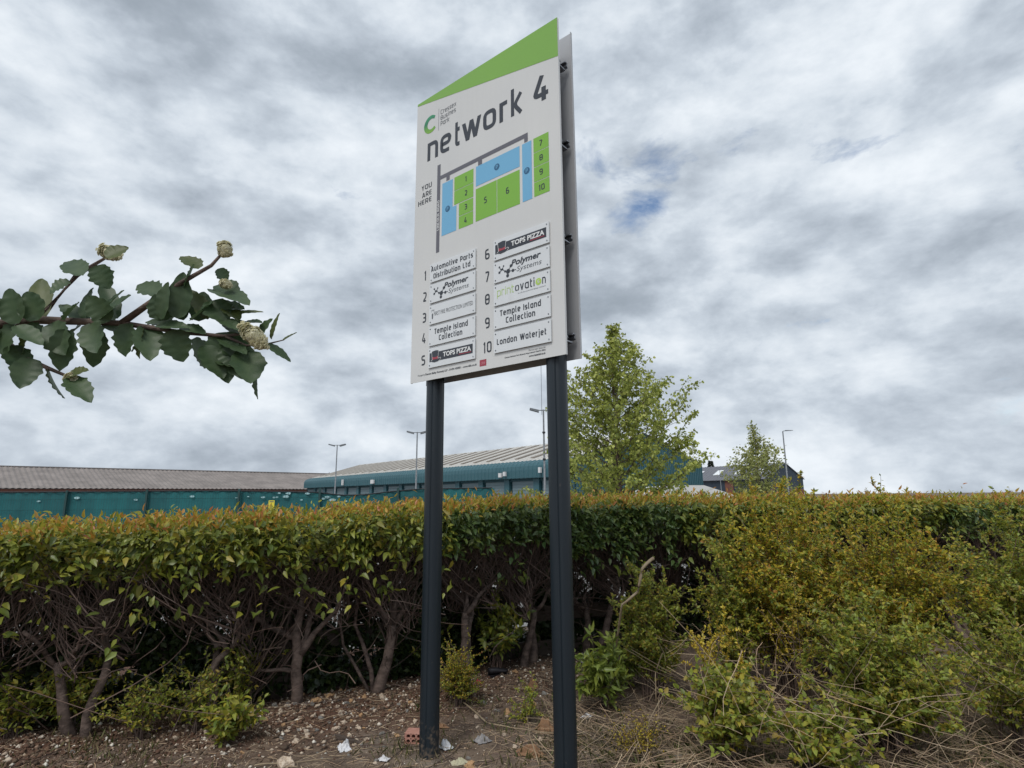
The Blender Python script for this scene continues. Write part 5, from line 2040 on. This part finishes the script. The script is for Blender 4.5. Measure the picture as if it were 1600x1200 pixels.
def lobed_leaf(p0, p1, width, mt, curl=.15, roll=0.0, lobes=5, depth=.22):
    p0, p1 = Vector(p0), Vector(p1)
    ax = (p1 - p0)
    ln = ax.length
    ax.normalize()
    nrm = Vector((math.sin(roll), -math.cos(roll) * .8, .5 + .3 * math.cos(roll)))
    nrm = (nrm - nrm.dot(ax) * ax).normalized()
    sd_ = ax.cross(nrm)
    ns = 22
    mb = MB()
    for i in range(ns + 1):
        t = i / ns
        env = math.sin(PI * min(1, t * .93 + .05) ** .85) ** .8 if 0 < t < 1 else 0.04
        lob = 1 - depth * (0.5 + 0.5 * math.cos(2 * PI * (t * lobes + .1))) * (t > .12)
        wv = width * .66 * env * lob
        mid = p0 + ax * ln * t - nrm * (curl * ln * t * t)
        fold = .22 * wv
        lob *= 1 + .05 * math.sin(t * 17 + p0.x * 90) + .03 * math.sin(t * 31 + p0.z * 70)
        wv = width * .66 * env * lob
        rip = .03 * width * math.sin(t * lobes * 2 * PI)
        mb.v += [tuple(mid + sd_ * wv + nrm * (fold + rip)), tuple(mid + sd_ * wv * .5 + nrm * fold * .35), tuple(mid - nrm * .0012),
                 tuple(mid - sd_ * wv * .5 + nrm * fold * .35), tuple(mid - sd_ * wv + nrm * (fold - rip))]
    for i in range(ns):
        for k in range(4):
            p_ = i * 5 + k
            mb.f.append((p_, p_ + 1, p_ + 6, p_ + 5))
    return mb.build('leaf', mt, wb, smooth=True)


pxm = DW_ / F_PX * 1.06
LV = [  # base px,py, tip px,py, width px, young?
    (332, 452, 389, 470, 34, 0), (362, 490, 411, 485, 10, 1), (402, 534, 420, 496, 26, 0), (424, 530, 433, 488, 13, 1), (443, 531, 463, 518, 9, 1),
    (416, 538, 456, 560, 14, 0), (385, 548, 392, 598, 40, 0), (402, 574, 398, 624, 26, 0), (345, 500, 372, 508, 18, 0), (350, 540, 372, 570, 30, 0),
    (340, 520, 352, 565, 34, 0), (345, 530, 385, 552, 24, 0), (352, 480, 374, 494, 22, 1), (340, 420, 356, 440, 20, 0), (378, 505, 408, 500, 16, 0), (330, 470, 352, 500, 34, 0),
    (300, 500, 330, 470, 30, 0), (300, 530, 325, 575, 34, 0), (270, 515, 285, 565, 36, 0), (260, 500, 240, 460, 30, 0), (290, 450, 300, 412, 28, 0), (250, 460, 215, 440, 28, 0),
    (230, 510, 235, 560, 34, 0), (310, 420, 285, 395, 26, 1), (200, 505, 190, 555, 32, 0), (180, 500, 150, 470, 30, 0), (318, 540, 350, 590, 30, 0),
    (130, 430, 100, 400, 30, 0), (165, 402, 200, 385, 26, 1), (150, 415, 170, 450, 28, 0), (110, 440, 75, 455, 30, 0), (60, 500, 40, 455, 34, 0), (80, 505, 95, 550, 36, 0),
    (20, 505, 0, 555, 36, 0), (30, 505, 10, 450, 36, 0), (50, 560, 30, 605, 32, 0), (75, 575, 90, 625, 32, 0), (108, 590, 140, 620, 26, 0), (105, 588, 135, 575, 22, 1),
    (0, 520, -40, 560, 38, 0), (-10, 500, -40, 450, 38, 0), (140, 505, 150, 550, 32, 0), (100, 500, 120, 470, 28, 0), (15, 540, 45, 585, 30, 0),
]
for i, (a, b, c, d, w_, yg) in enumerate(LV):
    dy0, dy1 = rnd.uniform(-.03, .03), rnd.uniform(-.05, .05)
    lobed_leaf(bp_(a, b, dy0 * .4), bp_(c, d, dy1), w_ * pxm, M['sorbus_young' if yg else 'sorbus'], rnd.uniform(.02, .2), rnd.uniform(-.6, .6), 5, .13)


for i in range(30):
    t = rnd.random()
    a, b = -60 + 390 * t + rnd.uniform(-20, 20), 508 + rnd.uniform(-45, 40)
    an = math.atan2(b - 508, rnd.gauss(0, 30)) + rnd.gauss(0, .3)
    ln_ = rnd.uniform(38, 58)
    dy0 = rnd.uniform(-.05, .06)
    lobed_leaf(bp_(a, 508 + (b - 508) * .25, dy0 * .5), bp_(a + ln_ * math.cos(an), b + ln_ * math.sin(an) * .8, dy0), rnd.uniform(20, 30) * pxm, M['sorbus' if rnd.random() < .85 else 'sorbus_young'],
               rnd.uniform(.02, .2), rnd.uniform(-.6, .6), 5, .13)
for a, b, c, d, w_ in ((350, 520, 395, 572, 34), (360, 545, 380, 590, 30), (346, 545, 356, 596, 30), (352, 505, 396, 520, 26), (340, 445, 372, 455, 30), (335, 480, 380, 478, 26), (343, 560, 376, 570, 30)):
    lobed_leaf(bp_(a, b, .02), bp_(c, d, .0), w_ * pxm, M['sorbus'], .1, rnd.uniform(-.3, .3), 5, .13)


def flower(px0, py0, px1, py1, wpx, n, seed, depth=0):
    r = np.random.default_rng(seed)
    a, b = np.array(bp_(px0, py0, depth)), np.array(bp_(px1, py1, depth))
    c, hl = (a + b) / 2, np.linalg.norm(b - a) / 2
    u = (b - a) / (2 * hl)
    w = wpx * pxm / 2
    v3 = np.cross(u, [0, 1, 0])
    d = rand_dirs(n)
    lump = np.array([[.78 + .34 * mnoise.noise(Vector(tuple(q_ * 2.6 + seed)))] for q_ in d])
    rad = lump * (.8 + .25 * r.random((n, 1)))
    P = c + (u * d[:, :1] * hl + v3 * d[:, 2:3] * w + np.array([0, 1, 0]) * d[:, 1:2] * w * .8) * rad
    nd = (P - c) / (np.linalg.norm(P - c, axis=1, keepdims=True) + 1e-9)
    V1, F1 = [], []
    base = 0
    for k in range(5):   # five petals per floret
        ang = 2 * PI * k / 5
        t1 = np.cross(nd, [0.3, .2, .9])
        t1 /= np.linalg.norm(t1, axis=1, keepdims=True)
        t2 = np.cross(nd, t1)
        ax = t1 * math.cos(ang) + t2 * math.sin(ang) + nd * .12
        vv, ff = leaf_mesh(P, ax, nd, .0052, .0046, LEAF2)
        V1.append(vv)
        F1.append(ff + base)
        base += len(vv)
    st = mesh_obj('flower_head', np.concatenate(V1), np.concatenate(F1), M['floret'], wb)
    st['kind'] = 'stuff'
    mb = MB()
    for i in range(0, n, 5):
        mb.tube([tuple(c + (b - c) * -.1), tuple(P[i] * .97 + c * .03)], .0006, 3, cap=False)
    tag(mb.build('flower_stalks', M['gbush'], wb), kind='stuff')


flower(373, 504, 419, 546, 30, 900, 1, -.06)
flower(349, 374, 354, 404, 26, 600, 2, -.03)
flower(342, 440, 362, 448, 16, 200, 3, -.02)
flower(150, 385, 190, 405, 26, 500, 4, .06)
flower(100, 585, 130, 605, 22, 400, 5, 0)
